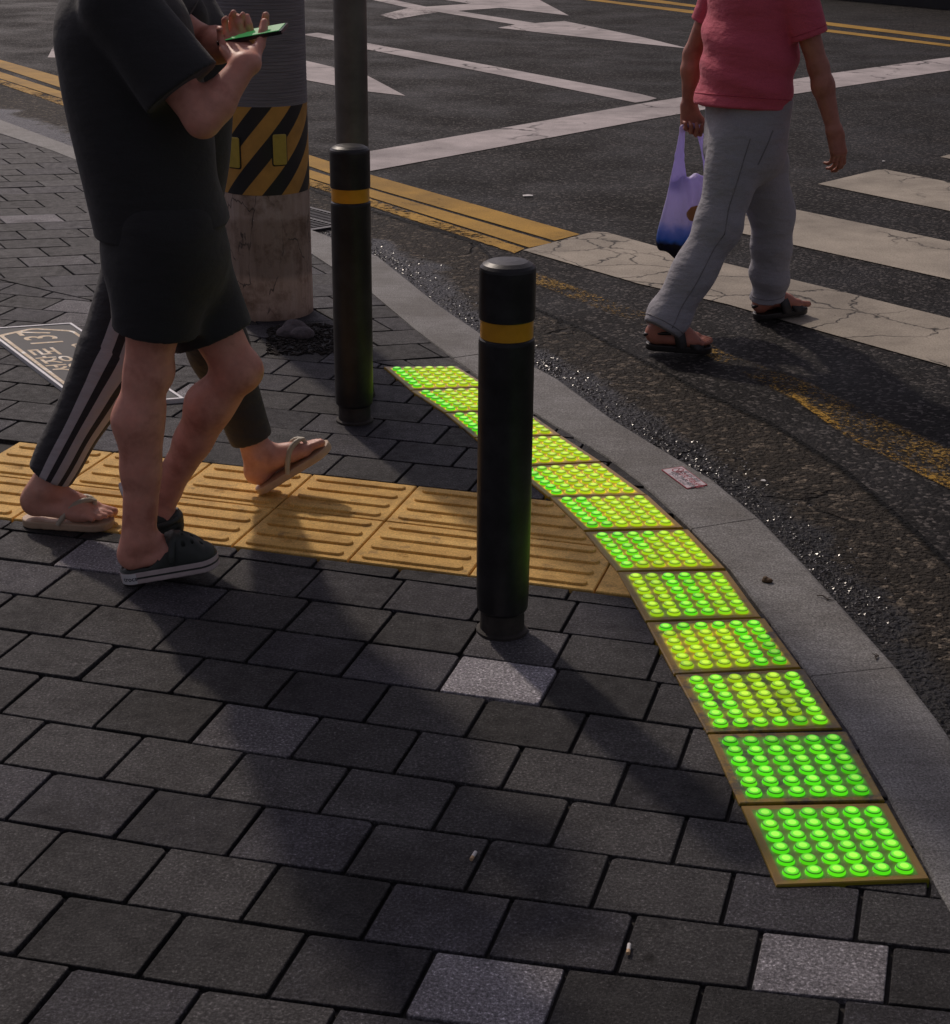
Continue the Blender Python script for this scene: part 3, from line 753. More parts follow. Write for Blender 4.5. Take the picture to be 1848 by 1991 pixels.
def yellow_of(q, i, j):                    # how strongly the amber plate tints a stud: q panel from the near end, i column from the pavement side, j row from the near side
    g = RNG.uniform(-0.08, 0.08)
    if q <= 1: return 0.05+max(0, g)
    if q == 2: return (0.75 if 1 < i < 5 and j > 0 else 0.25)+g
    if q == 3: return (0.8 if i < 4 and j < 5 else 0.15)+g
    if q == 4: return (0.75 if i < 2 else 0.2 if i < 4 else 0.55)+g
    if q == 5: return (0.2 if i+0.5*(5-j) < 3.2 else 0.8)+g
    if q == 6: return (0.15 if i < 2 else 0.85)+g
    return (0.12 if i < 1 else 0.55 if i < 2 else 0.92)+g
WHERE = ['nearest glowing LED panel, at the free end of the curved strip',
         'second glowing panel from the near end, dirt along its far edge',
         'third glowing panel from the near end, sooty dirt between its kerb-side studs',
         'fourth glowing panel from the near end, left edge against dark pavers',
         'fifth glowing panel from the near end, inner corner touching the yellow tiles',
         'sixth glowing panel from the near end, its left edge cutting the last yellow ribbed tiles',
         'seventh glowing panel from the near end, left of the kerb sticker',
         'eighth glowing panel, just right of the front bollard and above the yellow tactile tiles',
         'ninth glowing panel, half hidden by the front bollard, its kerb-side studs showing on the right',
         'tenth glowing panel, mostly behind the front bollard, inner studs showing left',
         'second glowing panel counted from the far end, yellowish, left of the front bollard',
         'farthest glowing panel, at the far end of the strip near the kerb']
PT, PB = 0.006, -0.02
for qi, (tl, tr, br, bl) in enumerate(LQ):
    c = (tl+tr+br+bl)/4
    root = empty('led_panel', (c.x, c.y, 0), WHERE[qi], 'LED tactile panel', 'green LED tactile panels along the kerb')
    def bil(a, b): return bl.lerp(br, a).lerp(tl.lerp(tr, a), b)-c
    mb = MB(); e = 0.007
    nn = 12
    def ring(ins, z):
        pts = []
        lo, hi = ins, 1-ins
        for a, b in [(lo+(hi-lo)*i/nn, lo) for i in range(nn)]+[(hi, lo+(hi-lo)*i/nn) for i in range(nn)]+[(hi-(hi-lo)*i/nn, hi) for i in range(nn)]+[(lo, hi-(hi-lo)*i/nn) for i in range(nn)]:
            p = bil(a, b); pts.append((p.x, p.y, z))
        return pts
    r0, r1, r2, r3 = ring(0.004, PB), ring(0.004, PT-0.002), ring(0.012, PT), ring(0.045, PT-0.0006)
    mb.quad_strip(r0, r1); mb.quad_strip(r1, r2)
    mb.quad_strip(r2, r3)
    gv, guv, gf = [], [], []
    m = 30
    for j in range(m+1):
        for i in range(m+1):
            a, b = 0.045+0.91*i/m, 0.045+0.91*j/m; p = bil(a, b); gv.append((p.x, p.y, PT-0.0006)); guv.append(((a-0.06)/0.88*6, (b-0.06)/0.88*6))
    for j in range(m):
        for i in range(m): k = j*(m+1)+i; gf.append([k, k+1, k+m+2, k+m+1])
    mb.uv_override = True
    mb.add(gv, gf, 0, guv)
    # frame faces get uv outside the lit field
    mb.uv = [u if any(x != (0, 0) for x in u) else [(-3, -3)]*len(u) for u in mb.uv]
    plate = mb.build('panel_plate', M['led_plate'], root); plate.color = ([0.05, 0.08, 0.40, 0.55, 0.50, 0.6, 0.75, 0.95, 0.9, 0.9, 0.9, 0.85][qi], 1, [0.22, 0.52, 0.50, 0.36, 0.3, 0.22, 0.2, 0.3, 0.3, 0.4, 0.4, 0.4][qi], 1)
    ex = (br-bl); ang = math.atan2(ex.y, ex.x)
    for j in range(6):
        for i in range(6):
            p = bil(0.06+0.88*(i+0.5)/6, 0.06+0.88*(j+0.5)/6)
            d = bpy.data.objects.new('dome_light', dome_me); COL.objects.link(d); d.parent = root
            d.location = (p.x, p.y, PT-0.0008); d.rotation_euler = (0, 0, ang)
            d.scale = (0.98, 0.98, RNG.uniform(0.95, 1.1)); d.color = (min(1, max(0, yellow_of(qi, i, j))), RNG.choice([0.82, 0.9, 1, 1, 1, 1.06])*(0.72 if (qi == 1 and (i == 5 or j == 5)) or (qi == 2 and i == 4 and j < 4) or (qi == 3 and i == 5 and j < 3) else 1), 0, 1)

# ------------------------------------------------------------------ yellow tactile tiles
TPU, TPW = 0.3215, 0.289
TLAB = {(-1, 0): 'yellow ribbed tactile tile in the nearer row, between the clog wearer and the bare foot',
        (0, 0): 'yellow ribbed tile of the nearer row, right of the clog toe, partly in shadow',
        (1, 0): 'yellow ribbed tile of the nearer row, immediately left of the front bollard',
        (2, 0): 'shaded yellow ribbed tile of the nearer row, immediately right of the front bollard',
        (3, 0): 'small cut yellow sliver of tile wedged against the glowing LED panels at the strip end',
        (-2, 0): 'yellow ribbed tile under the tan flip-flop, in the nearer row',
        (-3, 0): 'yellow ribbed tile at the left picture edge, nearer row',
        (-1, 1): 'yellow ribbed tactile tile of the farther row, under the raised bare foot',
        (0, 1): 'yellow ribbed tile of the farther row, second to the left of the front bollard',
        (1, 1): 'dark shaded yellow tile of the farther row, touching the left side of the front bollard',
        (2, 1): 'cut yellow tile of the farther row, right of the front bollard beside the LED panels',
        (-2, 1): 'yellow ribbed tile of the farther row, behind the leg with striped trousers',
        (-3, 1): 'yellow ribbed tile at the left picture edge, farther row'}
def cut_x(w):                              # where the LED strip's left edge crosses a given row height
    e = sorted([(inv_uv(q[3])[1], inv_uv(q[3])[0]) for q in LQ]+[(inv_uv(q[0])[1], inv_uv(q[0])[0]) for q in LQ])
    for (w0, u0), (w1, u1) in zip(e[:-1], e[1:]):
        if w0 <= w <= w1: return u0+(u1-u0)*(w-w0)/max(1e-6, w1-w0)+0.012
    return 9
kst = text_verts('KS', 0.016)
for (i, j), lab in TLAB.items():
    u0, u1, w0, w1 = i*TPU+0.0025, (i+1)*TPU-0.0025, j*TPW+0.003, (j+1)*TPW-0.003
    cut_lo, cut_hi = cut_x(w0), cut_x(w1)
    poly = [(u0, w0), (u1, w0), (u1, w1), (u0, w1)]
    if cut_lo < u1 or cut_hi < u1:
        dx, dy = cut_hi-cut_lo, w1-w0; nrm = Vector((dy, -dx)).normalized(); poly = clip_poly(poly, (cut_lo, w0), nrm)
    if len(poly) < 3: continue
    cu = sum(p[0] for p in poly)/len(poly); cw = sum(p[1] for p in poly)/len(poly); c = uv2(cu, cw)
    root = empty('tactile_tile', (c.x, c.y, 0), lab, 'tactile tile', 'yellow ribbed tactile tiles across the pavement')
    mb = MB(); f = lambda p: (uv2(*p)-c)
    mb.prism([tuple(f(p)) for p in poly], -0.02, 0.0018, 0, 0.0025)
    mb.build('tile_slab', M['tactile'], root)
    for b in range(4):
        wc = w0+(w1-w0)*(0.125+0.25*b); x0, x1 = u0+0.022, min(u1-0.022, cut_x(wc)-0.02)
        if x1-x0 < 0.05: continue
        hw = 0.0165
        def outline(h):
            o = []
            for a in range(9): t = math.pi/2+math.pi*a/8; o.append((x0+hw+h*math.cos(t), wc+h*math.sin(t)))
            for a in range(9): t = -math.pi/2+math.pi*a/8; o.append((x1-hw+h*math.cos(t), wc+h*math.sin(t)))
            return o
        bb = MB(); R3 = []
        for h, z in ((hw, 0.0012), (hw*0.96, 0.0040), (hw*0.86, 0.0075), (hw*0.74, 0.0082)):
            R3.append([(*f(p), z) for p in outline(h)])
        for a, b2 in zip(R3[:-1], R3[1:]): bb.quad_strip(a, b2)
        bb.add(R3[-1], [list(range(18))])
        ob = bb.build('rib', M['tactile'], root); smooth_by_angle(ob, 50)
    if i < 2:                              # moulded mark between the two last ribs
        mk = MB(); mc = (u0+0.12, w0+(w1-w0)*0.25)
        for ri, z in ((0.0125, 0),):
            ra = [(*f((mc[0]+ri*1.3*math.cos(a*0.3), mc[1]+ri*math.sin(a*0.3))), 0.0022) for a in range(21)]
            rb = [(*f((mc[0]+(ri-0.002)*1.3*math.cos(a*0.3), mc[1]+(ri-0.002)*math.sin(a*0.3))), 0.0030) for a in range(21)]
            mk.quad_strip(ra, rb)
        mk.add([(*f((mc[0]+v.x, mc[1]+v.y)), 0.0030) for v in kst[0]], kst[1])
        mk.build('moulded_mark', M['tactile'], root)
# ------------------------------------------------------------------ bollards
def bollard(x, y, label):
    root = empty('bollard', (x, y, 0), label, 'bollard', 'black bollards with amber bands')
    R = 0.0612
    mb = MB(); mb.lathe([(0.060, -0.02), (0.060, 0.006), (0.052, 0.010), (0.050, 0.075)], seg=40); smooth_by_angle(mb.build('base_sleeve', M['dirty_metal'], root))
    mb = MB(); mb.lathe([(0.046, 0.055), (0.054, 0.055), (0.0585, 0.062), (R*0.985, 0.10), (R, 0.25), (R, 0.694), (R-0.001, 0.700), (R-0.004, 0.703), (R-0.005, 0.704)], seg=56)
    smooth_by_angle(mb.build('lower_sleeve', M['black_plastic'], root), 50)
    mb = MB(); mb.lathe([(R-0.0045, 0.7035), (R-0.0035, 0.7045), (R-0.0035, 0.7445), (R-0.005, 0.745)], seg=56); smooth_by_angle(mb.build('reflective_band', M['amber_band'], root))
    mb = MB(); mb.lathe([(R-0.006, 0.744), (R-0.001, 0.745), (R, 0.747), (R, 0.852), (R-0.0015, 0.858), (R-0.007, 0.864), (R*0.7, 0.870), (R*0.35, 0.873), (0.0005, 0.874)], seg=56)
    smooth_by_angle(mb.build('cap', M['black_plastic'], root), 45)
    return root
b1 = Vector(G(977, 1242)); b2 = Vector(G(688, 826))
bollard(b1.x, b1.y+0.045, 'black bollard with amber band in front, standing right beside the glowing green LED panels')
bollard(b2.x, b2.y+0.045, 'black bollard with amber band farther back, standing in front of the grey steel post')

# steel post behind the farther bollard
sp = D(684, 200, 5.32)
root = empty('steel_post', (sp.x, sp.y, 0), 'tall dull grey steel post right behind the farther black bollard', 'post')
mb = MB(); mb.lathe([(0.0515, -0.02), (0.0515, 4.2)], seg=40); smooth_by_angle(mb.build('tube', M['galv'], root))
mb = MB(); mb.lathe([(0.062, -0.01), (0.062, 0.010), (0.058, 0.014), (0.056, 0.045), (0.0525, 0.046)], seg=32); smooth_by_angle(mb.build('base_flange', M['dirty_metal'], root))
mb = MB(); mb.lathe([(0.0525, 4.19), (0.0525, 4.2), (0.03, 4.22), (0.0005, 4.225)], seg=32); smooth_by_angle(mb.build('end_cap', M['galv'], root))

# concrete utility pole with hazard band
pc = Vector((-0.827, 6.45))
root = empty('utility_pole', (pc.x, pc.y, 0), 'thick concrete utility pole with black and yellow striped band and ribbed grey sheet', 'utility pole')
mb = MB(); mb.lathe([(0.175, -0.05), (0.1735, 0.0), (0.1705, 0.5), (0.166, 1.6), (0.14, 9.0)], seg=64); smooth_by_angle(mb.build('shaft', M['pole_conc'], root))
mb = MB(); mb.lathe([(0.1715, 0.487), (0.1728, 0.488), (0.1716, 0.820), (0.1700, 0.821)], seg=64); smooth_by_angle(mb.build('hazard_band', stripe_band_mat(0, 0), root))
mb = MB(); seg = 64
prof = [(0.1705, 0.8155)]
zz = 0.816
while zz < 2.4:
    prof += [(0.1735-0.001*zz, zz), (0.1722-0.001*zz, zz+0.011)]; zz += 0.0125
prof += [(0.1700, zz)]
mb.lathe(prof, seg=64); smooth_by_angle(mb.build('ribbed_sheet', M['sheet'], root), 60)
for (u, v, h) in ((454, 297, 0.0), (544, 291, 0.0)):
    a = D(u, v, 6.29); x = max(-0.165, min(0.165, a.x-pc.x)); ang = math.asin(x/0.175); rr = 0.1725; z = a.z
    mb = MB()
    hw, hh = 0.026, 0.057
    def rp(dx, dz, r):
        t = ang+dx/rr; return (r*math.sin(t), -r*math.cos(t), z+dz)
    def rrect(hw, hh, rc):
        o = []
        for (sx, sy, a0) in ((1, 1, 0), (-1, 1, 90), (-1, -1, 180), (1, -1, 270)):
            for k in range(4): t = math.radians(a0+30*k); o.append((sx*(hw-rc)+rc*math.cos(t), sy*(hh-rc)+rc*math.sin(t)))
        return o
    out = rrect(hw, hh, 0.007)
    mb.quad_strip([rp(*p, rr-0.002) for p in out], [rp(*p, rr+0.006) for p in out]); mb.quad_strip([rp(*p, rr+0.006) for p in out], [rp(p[0]*0.86, p[1]*0.94, rr+0.0085) for p in out])
    mb.add([rp(p[0]*0.86, p[1]*0.94, rr+0.0085) for p in out], [list(range(len(out)))])
    smooth_by_angle(mb.build('reflector', M['reflector'], root), 35)
    mb = MB(); o2 = rrect(hw+0.0045, hh+0.0045, 0.009)
    mb.quad_strip([rp(*p, rr-0.002) for p in o2], [rp(*p, rr+0.0022) for p in o2]); mb.quad_strip([rp(*p, rr+0.0022) for p in o2], [rp(*p, rr+0.0026) for p in out])
    mb.build('reflector_rim', M['black_rubber'], root)

# drain grate
gc = Vector(G(592, 425, ROAD_Z))
dv = (Vector(G(635, 456, ROAD_Z))-Vector(G(602, 447, ROAD_Z))).normalized(); dn = Vector((-dv.y, dv.x))
root = empty('drain_grate', (gc.x, gc.y, ROAD_Z+0.004), 'dark iron drain grate in the gutter between pole and farther bollard', 'drain grate')
mb = MB(); Rz = Matrix.Rotation(math.atan2(dv.y, dv.x), 3, 'Z')
for s_ in (-1, 1):
    mb.box(Rz @ Vector((0, s_*0.165, 0.0)), (0.30, 0.012, 0.008), Rz); mb.box(Rz @ Vector((s_*0.288, 0, 0.0)), (0.012, 0.152, 0.0076), Rz)
mb.box(Rz @ Vector((0, 0, 0.0002)), (0.275, 0.008, 0.0072), Rz)
mb.build('grate_frame', M['iron'], root)
mb = MB()
for k in range(17): mb.box(Rz @ Vector((-0.265+k*0.033, 0, -0.0005)), (0.0055, 0.155, 0.006), Rz)
mb.build('grate_bars', M['iron'], root)
# low kerb-side wall added to fill an unidentified dark strip beyond the road
wa, wb = Vector(G(1659.6, 0, ROAD_Z)), Vector(G(1848, 17.5, ROAD_Z)); wd = (wb-wa).normalized(); wn = Vector((-wd.y, wd.x))
if wn.y < 0: wn = -wn
p0, p1 = wa-wd*14, wb+wd*16
mb = MB(); mb.prism([tuple(p0), tuple(p1), tuple(p1+wn*0.25), tuple(p0+wn*0.25)], ROAD_Z-0.02, 1.1, 0, 0.02)
tag(mb.build('roadside_block', M['block']), 'low black wall added to fill the dark strip along the far side of the road in the upper right corner', 'block')
#SPLIT

# ------------------------------------------------------------------ volume modelling (smooth unions meshed with surface nets)
class Field:
    def __init__(s, lo, hi, h):
        s.h = h; s.lo = np.array(lo, float); n = np.ceil((np.array(hi)-s.lo)/h).astype(int)+1
        s.n = n; s.f = np.full(n, 0.5, np.float32)
    def sub(s, lo, hi):
        a = np.clip(np.floor((np.minimum(lo, hi)-s.lo)/s.h).astype(int), 0, s.n-1); b = np.clip(np.ceil((np.maximum(lo, hi)-s.lo)/s.h).astype(int)+1, 1, s.n)
        if np.any(b <= a): return None
        sl = tuple(slice(x, y) for x, y in zip(a, b))
        ax = [(s.lo[i]+s.h*np.arange(a[i], b[i])).astype(np.float32) for i in range(3)]
        return sl, ax[0][:, None, None], ax[1][None, :, None], ax[2][None, None, :]
    def put(s, sl, d, k, op='u'):
        f = s.f[sl]
        if op == 'u':
            if k > 0: hh = np.maximum(k-np.abs(f-d), 0)/k; s.f[sl] = np.minimum(f, d)-hh*hh*k*0.25
            else: s.f[sl] = np.minimum(f, d)
        else:                              # subtract
            d = -d
            if k > 0: hh = np.maximum(k-np.abs(f-d), 0)/k; s.f[sl] = np.maximum(f, d)+hh*hh*k*0.25
            else: s.f[sl] = np.maximum(f, d)
    def cone(s, a, b, ra, rb, k=0.02, flat=None, op='u', capb=False, capa=False, disp=None):
        """tapered limb; flat=(dir, factor) squashes it along dir"""
        a = np.array(a, float); b = np.array(b, float); R = max(ra, rb)+k+0.012
        if flat is not None: R *= max(1.0, flat[1])
        q = s.sub(np.minimum(a, b)-R, np.maximum(a, b)+R)
        if q is None: return
        sl, X, Y, Z = q; ba = b-a; L2 = max(1e-9, ba@ba)
        t = np.clip(((X-a[0])*ba[0]+(Y-a[1])*ba[1]+(Z-a[2])*ba[2])/L2, 0, 1)
        dx, dy, dz = X-a[0]-t*ba[0], Y-a[1]-t*ba[1], Z-a[2]-t*ba[2]
        r2 = dx*dx+dy*dy+dz*dz
        if flat is not None:
            fd = np.array(flat[0], float); fd /= np.linalg.norm(fd); c = dx*fd[0]+dy*fd[1]+dz*fd[2]; r2 = r2+c*c*(1/flat[1]**2-1)
        d = np.sqrt(r2)-(ra+(rb-ra)*t)
        if disp is not None: d = d+disp(X, Y, Z)
        L1 = math.sqrt(L2)
        if capb: d = np.maximum(d, ((X-b[0])*ba[0]+(Y-b[1])*ba[1]+(Z-b[2])*ba[2])/L1)
        if capa: d = np.maximum(d, -((X-a[0])*ba[0]+(Y-a[1])*ba[1]+(Z-a[2])*ba[2])/L1)
        s.put(sl, d, k, op)
    def chain(s, pts, rs, k=0.02, **kw):
        for i in range(len(pts)-1): s.cone(pts[i], pts[i+1], rs[i], rs[i+1], k, **kw)
    def ell(s, c, ax, r, k=0.02, op='u', disp=None):
        c = np.array(c, float); R = max(r)+k+0.012; q = s.sub(c-R, c+R)
        if q is None: return
        sl, X, Y, Z = q; k0 = 0; k1 = 0
        for u, rr in zip(ax, r):
            u = np.array(u, float); e = (X-c[0])*u[0]+(Y-c[1])*u[1]+(Z-c[2])*u[2]; k0 = k0+(e/rr)**2; k1 = k1+(e/rr**2)**2
        k0 = np.sqrt(k0); k1 = np.sqrt(k1)+1e-6; d = k0*(k0-1)/k1
        if disp is not None: d = d+disp(X, Y, Z)
        s.put(sl, d, k, op)
    def apply(s, fn):                      # fn(f, X, Y, Z) on the whole grid
        sl, X, Y, Z = s.sub(s.lo, s.lo+s.h*(s.n-1)); s.f = fn(s.f, X, Y, Z).astype(np.float32)
    def mesh(s, smooth=1):
        f = s.f; f[0] = f[-1] = 0.5; f[:, 0] = f[:, -1] = 0.5; f[:, :, 0] = f[:, :, -1] = 0.5
        ins = f < 0; n = s.n
        cnt = np.zeros(n-1, np.int8)
        for i in (0, 1):
            for j in (0, 1):
                for k in (0, 1): cnt += ins[i:n[0]-1+i, j:n[1]-1+j, k:n[2]-1+k]
        act = np.argwhere((cnt > 0) & (cnt < 8)); ids = np.full(n-1, -1, np.int32); ids[tuple(act.T)] = np.arange(len(act))
        corner = {}
        for i in (0, 1):
            for j in (0, 1):
                for k in (0, 1): corner[i, j, k] = f[act[:, 0]+i, act[:, 1]+j, act[:, 2]+k]
        P = np.zeros((len(act), 3)); C = np.zeros(len(act))
        for a in corner:
            for ax in range(3):
                if a[ax] == 0:
                    b = list(a); b[ax] = 1; b = tuple(b); fa, fb = corner[a], corner[b]; m = (fa < 0) != (fb < 0)
                    t = np.where(m, fa/np.where(m, fa-fb, 1), 0); q = np.tile(np.array(a, float), (len(act), 1)); q[:, ax] = t
                    P[m] += q[m]; C[m] += 1
        V = s.lo+s.h*(act+P/C[:, None])
        Q = []
        for ax in range(3):
            o1, o2 = [(1, 2), (2, 0), (0, 1)][ax]
            A = np.argwhere(np.take(ins, range(n[ax]-1), ax) != np.take(ins, range(1, n[ax]), ax))
            A = A[(A[:, o1] > 0) & (A[:, o2] > 0) & (A[:, o1] < n[o1]-1) & (A[:, o2] < n[o2]-1)]
            e1 = np.zeros(3, int); e1[o1] = 1; e2 = np.zeros(3, int); e2[o2] = 1
            q = np.stack([ids[tuple((A-e1-e2).T)], ids[tuple((A-e2).T)], ids[tuple(A.T)], ids[tuple((A-e1).T)]], 1)
            flip = ~ins[tuple(A.T)]; q[flip] = q[flip][:, ::-1]; Q.append(q)
        Q = np.concatenate(Q)
        for _ in range(smooth):
            S = np.zeros_like(V); W = np.zeros(len(V))
            for i in range(4):
                a, b = Q[:, i], Q[:, (i+1) % 4]
                np.add.at(S, a, V[b]); np.add.at(W, a, 1); np.add.at(S, b, V[a]); np.add.at(W, b, 1)
            V = V*0.5+0.5*S/np.maximum(W, 1)[:, None]
        return V, Q
def field_object(F, name, mats, parent=None, smooth=1, face_mat=None, world=True):
    V, Q = F.mesh(smooth)
    me = bpy.data.meshes.new(name); me.vertices.add(len(V)); me.vertices.foreach_set('co', V.astype(np.float32).ravel())
    me.loops.add(4*len(Q)); me.polygons.add(len(Q)); me.polygons.foreach_set('loop_start', np.arange(0, 4*len(Q), 4, dtype=np.int32))
    me.polygons.foreach_set('loop_total', np.full(len(Q), 4, np.int32)); me.loops.foreach_set('vertex_index', Q.astype(np.int32).ravel())
    for m in (mats if isinstance(mats, (list, tuple)) else [mats]): me.materials.append(m)
    if face_mat is not None: me.polygons.foreach_set('material_index', face_mat(V[Q].mean(1)).astype(np.int32))
    me.polygons.foreach_set('use_smooth', np.ones(len(Q), bool)); me.update(); me.validate()
    o = bpy.data.objects.new(name, me); COL.objects.link(o)
    if parent is not None:
        o.parent = parent
        if world: o.matrix_parent_inverse = Matrix.Translation(-Vector(parent.location))
    return o
V3 = lambda *a: np.array(a, float)
def unit(v): v = np.array(v, float); return v/np.linalg.norm(v)

def folds(amp, freq=(18, 18, 30), seed=0, tilt=0.6):
    a, b, c = np.random.default_rng(seed).uniform(0, 6.28, 3)
    def f(X, Y, Z):
        w = 0.6*np.sin(X*freq[0]*0.5+Z*9+a)+0.5*np.sin(Y*freq[1]*0.6-Z*7+b)
        return amp*(np.sin(Z*freq[2]+X*freq[0]*tilt+2.0*w+c)*0.6+np.sin(Z*freq[2]*0.43-Y*freq[1]*0.8+1.7*w)*0.4).astype(np.float32)
    return f

def leg(F, hip, knee, ankle, fwd, thick=1.0):
    hip, knee, ankle = map(np.array, (hip, knee, ankle)); k = 0.03
    F.cone(hip, hip*0.45+knee*0.55, 0.082*thick, 0.066*thick, k); F.cone(hip*0.45+knee*0.55, knee, 0.066*thick, 0.052*thick, k)
    F.ell(knee+fwd*0.022*thick, np.eye(3), (0.036*thick,)*3, 0.03)
    c1 = knee*0.72+ankle*0.28-fwd*0.020*thick; c2 = knee*0.42+ankle*0.58-fwd*0.006
    F.cone(knee, c1, 0.048*thick, 0.054*thick, k); F.cone(c1, c2, 0.054*thick, 0.042*thick, k); F.cone(c2, ankle, 0.042*thick, 0.033*thick, k)
    F.cone(knee*0.8+ankle*0.2+fwd*0.012, ankle+fwd*0.008, 0.034*thick, 0.028, 0.02)
    F.cone(ankle*0.75+knee*0.25-fwd*0.02, ankle-fwd*0.03, 0.018, 0.013, 0.015)
def foot(F, ankle, fwd, up, side, toes=True, s=1.0, big=1):
    """ankle joint 0.078 above the sole; side = towards the little toe"""
    a = np.array(ankle); O = a-up*0.078*s
    p = lambda x, y, z: O+fwd*x*s+side*y*s+up*z*s
    F.ell(p(-0.036, 0, 0.036), (fwd, side, up), (0.036*s, 0.032*s, 0.036*s), 0.02)
    F.cone(p(-0.022, 0, 0.055), p(0.005, 0, 0.085), 0.032*s, 0.034*s, 0.025)
    F.cone(p(0.005, 0, 0.072), p(0.085, -0.008, 0.040), 0.034*s, 0.024*s, 0.025)
    F.cone(p(-0.03, 0.012, 0.020), p(0.09, 0.026, 0.017), 0.020*s, 0.017*s, 0.02)
    F.cone(p(0.02, -0.012, 0.042), p(0.125, -0.024, 0.021), 0.022*s, 0.021*s, 0.02)
    F.cone(p(0.08, 0.0, 0.034), p(0.118, 0.012, 0.020), 0.021*s, 0.018*s, 0.02)
    F.cone(p(0.085, 0.026, 0.018), p(0.112, 0.030, 0.016), 0.017*s, 0.015*s, 0.015)
    for sd, x0, x1, y0, y1, r in ((0, 0.125, 0.178, -0.026, -0.027, 0.0125), (1, 0.128, 0.174, -0.006, -0.006, 0.0095), (2, 0.124, 0.165, 0.010, 0.012, 0.009), (3, 0.118, 0.153, 0.024, 0.027, 0.0085), (4, 0.108, 0.138, 0.036, 0.040, 0.008)):
        F.cone(p(x0, y0, 0.017), p((x0+x1)/2, (y0+y1)/2, 0.0185), r*s*0.95, r*s*0.92, 0.008); F.cone(p((x0+x1)/2, (y0+y1)/2, 0.0185), p(x1, y1, 0.0125), r*s*0.92, r*s, 0.003)
    for y in (-0.034, 0.036): F.ell(p(0.0, y*0.95, 0.078), np.eye(3), (0.011*s,)*3, 0.012)
def arm(F, sh, el, wr, thick=1.0):
    sh, el, wr = map(np.array, (sh, el, wr))
    F.cone(sh, sh*0.5+el*0.5, 0.050*thick, 0.045*thick, 0.03); F.cone(sh*0.5+el*0.5, el, 0.045*thick, 0.036*thick, 0.02)
    m = el*0.7+wr*0.3; F.cone(el, m, 0.037*thick, 0.040*thick, 0.02); F.cone(m, wr, 0.040*thick, 0.026*thick, 0.02)
def hand(F, wr, d, n, curl=(0.35, 0.5, 0.4), thumb=(0.5, 0.3), side=1, s=1.0, spread=0.05):
    """d: wrist to knuckles, n: palm-facing normal (fingers curl towards n); thumb on side*(d x n)"""
    d, n = unit(d), np.array(n, float); n = unit(n-d*(n@d)); t = np.cross(d, n)*side      # towards the thumb
    wr = np.array(wr); k = 0.008
    for y, l in ((0.027, 0.088), (0.009, 0.090), (-0.009, 0.085), (-0.025, 0.078)):
        F.cone(wr+t*y*0.6*s, wr+d*l*s+t*y*s, 0.018*s, 0.0125*s, 0.014)
    L3 = ((0.027, 0.088, (0.042, 0.025, 0.020), 0.0092), (0.009, 0.090, (0.047, 0.029, 0.021), 0.0095), (-0.009, 0.085, (0.043, 0.027, 0.021), 0.0090), (-0.025, 0.078, (0.033, 0.021, 0.018), 0.0082))
    for i, (y, l, seg, r) in enumerate(L3):
        p = wr+d*l*s+t*y*s; a = 0.0
        sp = t*(y*spread/0.027)
        for sgl, c in zip(seg, curl):
            a += c*(1+0.12*i); dd = unit(d*math.cos(a)+n*math.sin(a)+sp); q = p+dd*sgl*s; F.cone(p, q, r*s, r*0.9*s, 0.004); p = q; r *= 0.92
    p = wr+d*0.022*s+t*0.020*s; F.cone(wr+t*0.01*s, p, 0.018*s, 0.017*s, 0.012)
    a, b = thumb
    dd = unit(d*math.cos(a)+t*math.sin(a)+n*0.35); q = p+dd*0.046*s; F.cone(p, q, 0.0165*s, 0.012*s, 0.010)
    dd = unit(dd*math.cos(b)+n*math.sin(b)+d*0.25); r2 = q+dd*0.031*s; F.cone(q, r2, 0.0115*s, 0.0105*s, 0.005)
    dd = unit(dd+n*0.25+d*0.15); F.cone(r2, r2+dd*0.026*s, 0.0105*s, 0.0085*s, 0.004)
def torso_head(F, pelvis, chest, neck, head, fwd, side, wsh=0.17):
    up = unit(np.array(chest)-np.array(pelvis)); pelvis, chest, neck, head = map(np.array, (pelvis, chest, neck, head))
    F.cone(pelvis-side*0.055, pelvis+side*0.055, 0.105, 0.105, 0.05); F.cone(pelvis, pelvis*0.5+chest*0.5, 0.115, 0.105, 0.05)
    F.cone(pelvis*0.5+chest*0.5-side*0.04, chest-side*0.06, 0.10, 0.105, 0.05); F.cone(pelvis*0.5+chest*0.5+side*0.04, chest+side*0.06, 0.10, 0.105, 0.05)
    F.cone(chest-side*wsh+up*0.10, chest+side*wsh+up*0.10, 0.052, 0.052, 0.05)
    F.cone(chest+up*0.1, neck, 0.07, 0.055, 0.03); F.cone(neck, head-fwd*0.015, 0.052, 0.055, 0.02)
    F.ell(head+up*0.035, (fwd, side, up), (0.093, 0.076, 0.098), 0.02); F.cone(head+fwd*0.02, head-up*0.06+fwd*0.05, 0.066, 0.042, 0.03)
    F.cone(head+fwd*0.088+up*0.02, head+fwd*0.108-up*0.018, 0.009, 0.014, 0.012)
    for sg in (-1, 1):
        F.ell(head+side*sg*0.076+up*0.005-fwd*0.005, (fwd, side, up), (0.018, 0.010, 0.030), 0.006)
        F.ell(head+fwd*0.083+side*sg*0.031+up*0.022, (fwd, side, up), (0.010, 0.016, 0.010), 0.006, op='s'); F.ell(head+fwd*0.076+side*sg*0.031+up*0.022, (fwd, side, up), (0.012, 0.014, 0.010), 0.003)
    F.ell(head+fwd*0.088-up*0.047, (fwd, side, up), (0.012, 0.022, 0.005), 0.004); F.ell(head+fwd*0.087-up*0.057, (fwd, side, up), (0.012, 0.019, 0.006), 0.004)
